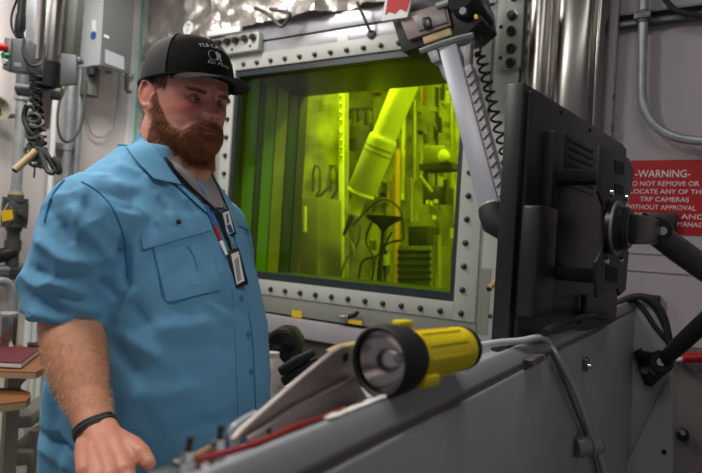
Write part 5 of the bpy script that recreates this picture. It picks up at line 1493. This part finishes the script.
# ---- shirt
shirt = loft([sring(z, f, b, w, cf) for z, f, b, w, cf in TOR])
def disc(c, ax_, r, n=40, sq=1.0, upv=None):
    ax_ = ax_.normalized(); u_, v_ = perp(ax_)
    return [c + u_*(math.cos(2*math.pi*j/n)*r) + v_*(math.sin(2*math.pi*j/n)*r*sq) for j in range(n)]
def sleeve(cs):
    cs = [(Vector(c), r) for c, r in cs]; ax_ = (cs[-1][0]-cs[1][0]).normalized(); rg = []
    for i, (c, r) in enumerate(cs):
        a_ = ax_ if i > 1 else ((cs[i+1][0]-c).normalized()*.6 + ax_*.4)
        rg.append(disc(c, a_ if i == 0 else ax_, r))
    c, r = cs[-1]
    rg.append(disc(c - ax_*.001, ax_, r-.007)); rg.append(disc(c - ax_*.045, ax_, r-.012))
    return loft(rg)
SLR = [(T(-.01, -.10, 1.445), .080), (P(104, 210, 1.07), .083), (P(93, 230, 1.055), .086), (P(83, 258, 1.05), .085), (P(74, 290, 1.045), .083), (P(67, 322, 1.035), .0745)]
for q in (sleeve(SLR), sleeve([(T(-.01, .10, 1.445), .080), (T(-.02, .20, 1.41), .083), (T(-.03, .235, 1.36), .083), (T(-.04, .262, 1.28), .080), (T(-.045, .28, 1.20), .078)])):
    shirt.add(q.v, q.f)
shirt.ell(P(92, 219, 1.06), (.082, .082, .082), None, 28, 18)
shirt.ell(T(-.015, .195, 1.415), (.076, .076, .076), None, 28, 18)
sme = remesh(shirt, .0046, 5, 'shirt')
co = vco(sme); no = vno(sme); px, py = npj(co)
view = co - np.array(CAM); view /= np.linalg.norm(view, axis=1)[:, None]
facing = np.clip(-(no*view).sum(1)*1.6 + .25, 0, 1)
FOLDS = [  # x0 y0 x1 y1 amplitude(mm) width(px)
    (160, 178, 188, 206, 3.2, 3.4), (150, 184, 170, 214, -2.6, 4), (170, 168, 196, 190, 2.6, 3), (142, 176, 160, 200, 2.6, 5), (110, 182, 140, 190, 2.2, 5),
    (95, 190, 132, 200, -2, 5), (130, 205, 160, 225, 2, 5), (118, 165, 142, 176, 2, 4),
    (38, 240, 70, 262, 4.5, 6), (62, 262, 100, 262, 3.5, 6), (44, 278, 88, 296, 5, 6), (34, 268, 60, 282, -4, 5), (56, 300, 100, 312, 3.5, 5), (30, 292, 62, 312, -3.5, 5), (70, 205, 88, 236, 4, 6), (56, 215, 74, 246, -3.5, 6), (90, 230, 112, 262, 3, 6), (100, 275, 118, 300, -3, 5),
    (84, 190, 76, 226, 2.5, 4), (62, 190, 58, 230, 2.5, 5),
    (124, 240, 129, 292, -7, 6), (134, 250, 128, 305, 4, 5), (118, 325, 136, 285, 4.5, 7), (112, 340, 140, 375, -5, 7), (118, 330, 165, 362, 3.5, 8), (128, 300, 150, 328, -3, 6),
    (150, 330, 215, 322, 2.5, 9), (170, 350, 240, 345, -2.2, 9), (130, 400, 200, 385, 2.0, 10), (205, 300, 232, 322, 2.0, 6), (216, 300, 246, 312, -2.0, 5), (140, 380, 120, 440, 2.5, 9), (180, 430, 250, 415, -2, 9), (222, 340, 250, 352, 2, 6),
    (44, 380, 52, 440, 4, 6), (54, 400, 60, 465, -4, 5), (38, 430, 72, 452, -5, 4), (40, 446, 70, 470, 4, 5)]
disp = np.zeros(len(co))
for x0, y0, x1, y1, am_, w_ in FOLDS:
    d0 = np.array([x1-x0, y1-y0]); l2 = d0 @ d0
    t = np.clip(((px-x0)*d0[0] + (py-y0)*d0[1])/l2, 0, 1)
    dx = px-x0-t*d0[0]; dy = py-y0-t*d0[1]
    taper = np.clip(np.minimum(t, 1-t)*4 + .35, 0, 1)
    disp += am_*.001*np.exp(-(dx*dx+dy*dy)/(w_*w_))*taper
disp *= facing
ridge = np.array([(1-abs(mnoise.noise(Vector((c[0]*11+c[2]*7, c[1]*11, c[2]*12-c[0]*6)))))**5 for c in co])
rmask = np.clip(np.array([mnoise.noise(Vector((c[0]*5+9, c[1]*5, c[2]*5))) for c in co])*1.5 + .35, 0, 1)
sleevy = np.clip((135-px)/30, .35, 1)*np.clip((345-py)/20, .3, 1)
disp = disp*2.3 + ridge*rmask*sleevy*.010
wob = np.array([mnoise.fractal(Vector((c[0]*9, c[1]*9, c[2]*6)), 1.0, 2.0, 3) for c in co])*.0035
wob += np.array([abs(mnoise.noise(Vector((c[0]*20+c[2]*14, c[1]*20, c[2]*16-c[0]*9)))) for c in co])*.003
co2 = co + no*(disp+wob)[:, None]
sme.vertices.foreach_set('co', co2.ravel()); sme.update()
shirt_o = link('shirt', sme, 'shirt_blue', person)
shirt_o['label'] = 'light blue short sleeved button shirt'
BV = BVHTree.FromPolygons([tuple(c) for c in co2], [tuple(p.vertices) for p in sme.polygons])
def sray(px_, py_, off=0.0):
    r = ray(px_, py_).normalized()
    h = BV.ray_cast(CAM, r)
    if h[0] is None or h[0].y > 1.7: h = BV.find_nearest(P(px_, py_, 1.15))
    n_ = h[1] if h[1].dot(r) < 0 else -h[1]
    return h[0] + n_*off, n_
def seam(name, pts, r, mm, par, off=.0005, n=6):
    q = [Vector((x, y, 0)) for x, y in pts]
    return MB().tube([sray(p.x, p.y, off)[0] for p in bez(q, n)], r, 6).obj(name, mm, par)
def patch(name, quad, off, mm, par, nu=12, nv=12, th=.002, bevel=0):
    a, b, c_, d_ = [Vector((x, y, 0)) for x, y in quad]
    rows = []; tk = []
    for i in range(nv+1):
        r_ = []; t_ = []
        for j in range(nu+1):
            q = a.lerp(b, j/nu).lerp(d_.lerp(c_, j/nu), i/nv); p, n_ = sray(q.x, q.y, off)
            r_.append(p); t_.append(n_*-(off+th))
        rows.append(r_); tk.append(t_)
    return MB().grid(rows, thick=tk).obj(name, mm, par)
patch('pocket', [(153, 246), (208, 232), (219, 291), (166, 302)], .0022, 'shirt_blue', shirt_o, 16, 16)
patch('pocket_flap', [(141, 238), (206, 219), (210, 231), (143, 250)], .0040, 'shirt_blue', shirt_o, 16, 6)
seam('seam', [(141, 248), (165, 242), (190, 234), (206, 230)], .0011, 'shirt_seam', shirt_o, .003)
seam('seam', [(153, 247), (158, 272), (166, 301), (190, 297), (219, 290)], .0010, 'shirt_seam', shirt_o, .002)
seam('seam', [(187, 247), (193, 258), (196, 270)], .0012, 'shirt_seam', shirt_o, .003)
seam('seam', [(82, 182), (98, 192), (112, 208), (121, 228), (126, 252), (127, 278)], .0018, 'shirt_seam', shirt_o)
seam('seam', [(64, 181), (55, 192), (49, 206), (45, 222)], .0026, 'shirt_seam', shirt_o)
seam('seam', [(238, 226), (246, 229), (252, 232)], .0012, 'shirt_seam', shirt_o, .002)
seam('seam', [(27, 311), (50, 322), (80, 328), (108, 328)], .0008, 'shirt_seam', shirt_o, .0005)
patch('placket', [(214, 205), (224, 203), (247, 300), (233, 300)], .0020, 'shirt_blue', shirt_o, 5, 24)
patch('placket', [(233, 300), (247, 300), (255, 470), (240, 470)], .0020, 'shirt_blue', shirt_o, 5, 24)
seam('seam', [(224, 204), (236, 245), (246, 300), (252, 340), (255, 400), (255, 460)], .0012, 'shirt_seam', shirt_o, .001)
for x, y in ((177, 223), (240, 298), (247, 334), (250, 372), (251, 412)):
    p, n_ = sray(x, y, .003 if x > 200 else .005); MB().lathe(p, n_, [(0, .0052), (.002, .0050), (.0025, .003)], 12).obj('button', 'black_plastic' if x < 200 else 'shirt_seam', shirt_o)
# grey undershirt in the open neck and the collar
nb = len(co2)
cb = vco(bme)
BV2 = BVHTree.FromPolygons([tuple(c) for c in co2] + [tuple(c) for c in cb], [tuple(p.vertices) for p in sme.polygons] + [tuple(v + nb for v in p.vertices) for p in bme.polygons])
def leaf(name, inner, outer, off, mm, par, bulge=.004, th=.003, bv=None):
    bv = bv or BV2
    a = bez([Vector((x, y, 0)) for x, y in inner], 5); b = bez([Vector((x, y, 0)) for x, y in outer], 5); rows = []; tk = []
    for i in range(9):
        r_ = []; t_ = []
        for p, q in zip(a, b):
            c_ = p.lerp(q, i/8); r = ray(c_.x, c_.y).normalized(); h = bv.ray_cast(CAM, r)
            if h[0] is None or h[0].y > 1.5: h = bv.find_nearest(P(c_.x, c_.y, 1.17))
            n_ = h[1] if h[1].dot(r) < 0 else -h[1]
            n_ = (n_ - r*.6).normalized()
            o_ = off + bulge*math.sin(math.pi*i/8)
            r_.append(h[0] + n_*o_); t_.append(n_*-th)
        rows.append(r_); tk.append(t_)
    # even out the steps between body and shirt
    for _ in range(6):
        nr = [[p.copy() for p in r] for r in rows]
        for i in range(len(rows)):
            for j in range(len(rows[0])):
                q = [rows[i2][j2] for i2, j2 in ((i-1, j), (i+1, j), (i, j-1), (i, j+1)) if 0 <= i2 < len(rows) and 0 <= j2 < len(rows[0])]
                nr[i][j] = rows[i][j]*.5 + sum(q, Vector())*(.5/len(q))
        rows = nr
    return MB().grid(rows, thick=tk).obj(name, mm, par)
tee = patch('undershirt', [(164, 158), (206, 156), (222, 210), (209, 209)], .0075, 'tee_grey', person, 36, 40, .003)
leaf('collar', [(131, 127), (146, 138), (158, 152), (170, 168), (185, 189)], [(121, 139), (127, 152), (134, 163), (142, 172), (150, 180)], .007, 'shirt_blue', shirt_o)
leaf('collar', [(208, 166), (215, 181), (223, 200)], [(219, 167), (228, 179), (237, 195)], .006, 'shirt_blue', shirt_o, .002, bv=BV)
leaf('front_edge', [(181, 185), (195, 198), (211, 213)], [(176, 187), (190, 200), (207, 215)], .005, 'shirt_blue', shirt_o, .001, bv=BV)
rows = [[T(-.004 + (.074 + .004*i)*math.cos(a), (.080 + .004*i)*math.sin(a), 1.540 + .009*i - .012*math.cos(a)) for a in np.linspace(math.radians(60), math.radians(300), 40)] for i in range(4)]
MB().grid(rows, thick=Vector((0, 0, -.004))).obj('collar_stand', 'shirt_blue', shirt_o)
# jeans and shoes
m = loft([sring(z, f, b, w, .02) for z, f, b, w in ((.80, .165, .155, .195), (.88, .168, .158, .198), (.97, .175, .155, .200))])
for s in (-1, 1):
    lp = [T(.0, s*.09, .86), T(.01, s*.10, .70), T(.02, s*.105, .48), T(.0, s*.11, .28), T(-.01, s*.115, .06)]
    m.tube(lp, [.112, .105, .083, .078, .085], 22)
jm = remesh(m, .009, 4, 'jeans'); link('jeans', jm, 'jeans', person)
for s in (-1, 1):
    m = MB(); m.ell(T(.065, s*.12, .052), (.145, .058, .052), Matrix((TF, TL, UP)).transposed(), 20, 12)
    for i in range(len(m.v)): m.v[i] = (m.v[i][0], m.v[i][1], max(.003, m.v[i][2]))
    m.obj('shoe', 'rubber', person)

# ---- what he wears around neck and wrist
t = thing('lanyard', 'black neck lanyard carrying two badges', 'lanyard', sray(214, 205, .006)[0])
def strip(name, pts, w, mm, par, off=.006, n=5):
    q = bez([Vector((x, y, 0)) for x, y in pts], n); P0 = [sray(p.x, p.y, off) for p in q]; ra = []; rb = []
    for i, (p, n_) in enumerate(P0):
        d_ = (P0[min(i+1, len(P0)-1)][0]-P0[max(i-1, 0)][0]).normalized(); s_ = d_.cross(n_).normalized()*(w/2)
        ra.append(p-s_); rb.append(p+s_)
    return MB().grid([ra, rb], thick=[[n_*-.002 for _, n_ in P0]]*2).obj(name, mm, par)
strip('strap', [(166, 164), (178, 178), (192, 193), (205, 205), (214, 214)], .0075, 'strap_black', t, .009)
strip('strap', [(200, 163), (208, 176), (216, 191), (222, 205), (225, 212)], .0060, 'strap_black', t, .009)
strip('strap', [(214, 212), (219, 226), (226, 243), (231, 254)], .009, 'strap_black', t, .008)
def badge(quad, off, name, label, inner, extra=None):
    a_, b_, c_, d_ = quad
    ctr = [sum(q[i] for q in quad)/4 for i in (0, 1)]
    p, n_ = sray(ctr[0], ctr[1], off); dpt = (p-CAM).dot(Vector((0, 1, 0)))
    nrm = (n_ + (CAM-p).normalized()*.8).normalized()
    def pl(x, y, o=0.0):
        r = ray(x, y); t_ = (p-CAM).dot(nrm)/r.dot(nrm); return CAM + r*t_ + nrm*o
    tt = thing(name, label, 'badge', p, 'badges on the lanyard')
    MB().slab([pl(*q) for q in quad], nrm*-.006).obj('holder', 'black_plastic', tt, .0015)
    cx, cy = ctr
    for k_, (sc_, mm, sh) in enumerate(inner):
        MB().slab([pl(cx+(q[0]-cx)*sc_[0]+sh[0], cy+(q[1]-cy)*sc_[1]+sh[1], .0005+.0004*k_) for q in quad], nrm*-.0005).obj('card', mm, tt)
    MB().tube([pl((a_[0]+b_[0])/2, (a_[1]+b_[1])/2, .001), pl((a_[0]+b_[0])/2-1, (a_[1]+b_[1])/2-5, .003)], .003, 8).obj('clip', 'chrome', tt)
badge([(220, 211), (229, 208), (237, 234), (227, 238)], .017, 'dosimeter_badge', 'small black framed badge on the lanyard above the larger one', [((.68, .82), 'white_label', (0, 0)), ((.42, .30), 'blue_label', (1.6, 6)), ((.20, .35), 'box_face', (-1, -4))])
badge([(226.5, 251), (239, 247), (249, 284), (236, 289)], .018, 'id_badge', 'larger black framed identity badge hanging lowest on the lanyard', [((.60, .80), 'white_label', (0, 0)), ((.30, .60), 'ledge_grey', (0, 2))])
p0, n0 = sray(204, 209, .007); p1, n1 = sray(224, 256, .007)
t = thing('pen', 'pen with blue, red and white barrel clipped beside the badges', 'pen', p1)
MB().tube([p0, p0.lerp(p1, .42)], .0042, 10).obj('barrel', 'blue_label', t)
MB().tube([p0.lerp(p1, .42), p0.lerp(p1, .72)], .0042, 10).obj('grip', 'red_paint', t)
MB().tube([p0.lerp(p1, .72), p1], [.0042, .0030], 10).obj('tip', 'white_label', t)
MB().tube([p0, p0 + (p0-p1).normalized()*.005], .0022, 8).obj('clicker', 'chrome', t)
# wristband
BB = BVHTree.FromPolygons([tuple(c) for c in vco(bme)], [tuple(p.vertices) for p in bme.polygons])
wc = P(96.5, 428.5, .901); wa = ((P(105, 468, .81) - P(79, 372, .963)).normalized()*.6 + (ray(105, 440)-ray(93, 405)).normalized()*.4).normalized()
u_, v_ = perp(wa); ra, rb, tk = [], [], []
for k in range(41):
    an = 2*math.pi*k/40; d_ = u_*math.cos(an) + v_*math.sin(an)
    h = BB.ray_cast(wc + d_*.09, -d_)
    rad = ((h[0]-wc).length if h[0] is not None else .032) + .0030
    rad = min(rad, .0355)
    ra.append(wc + d_*rad - wa*.0065); rb.append(wc + d_*rad + wa*.0065); tk.append(-d_*.0022)
wb = MB().grid([ra, rb], thick=[tk, tk]).obj('wristband', 'rubber')
tag(wb, 'black wristband with a thin grey line on the right wrist', 'wristband')
MB().tube([(a_+b_)/2 + (((a_+b_)/2)-wc).normalized()*.0002 for a_, b_ in zip(ra[:-1], rb[:-1])], .0010, 6, closed=True).obj('grey_line', 'galv_dark', wb)
# lever the hand rests on
c = P(108, 500, .815)
t = thing('control_lever', 'black control lever under the right hand', 'lever', Vector((c.x, c.y, 1.0)))
MB().tube([P(82, 498, .822), P(138, 500, .805)], .011, 14).obj('handle', 'black_plastic', t)
lc_ = KON.loc(c); zs = 1.045 + (ZT-.05-1.045)*(0.44-min(lc_[1], .44))/.406
MB().tube([c, Vector((c.x, c.y, min(zs, c.z)-.015))], .008, 10).obj('stem', 'galv', t)
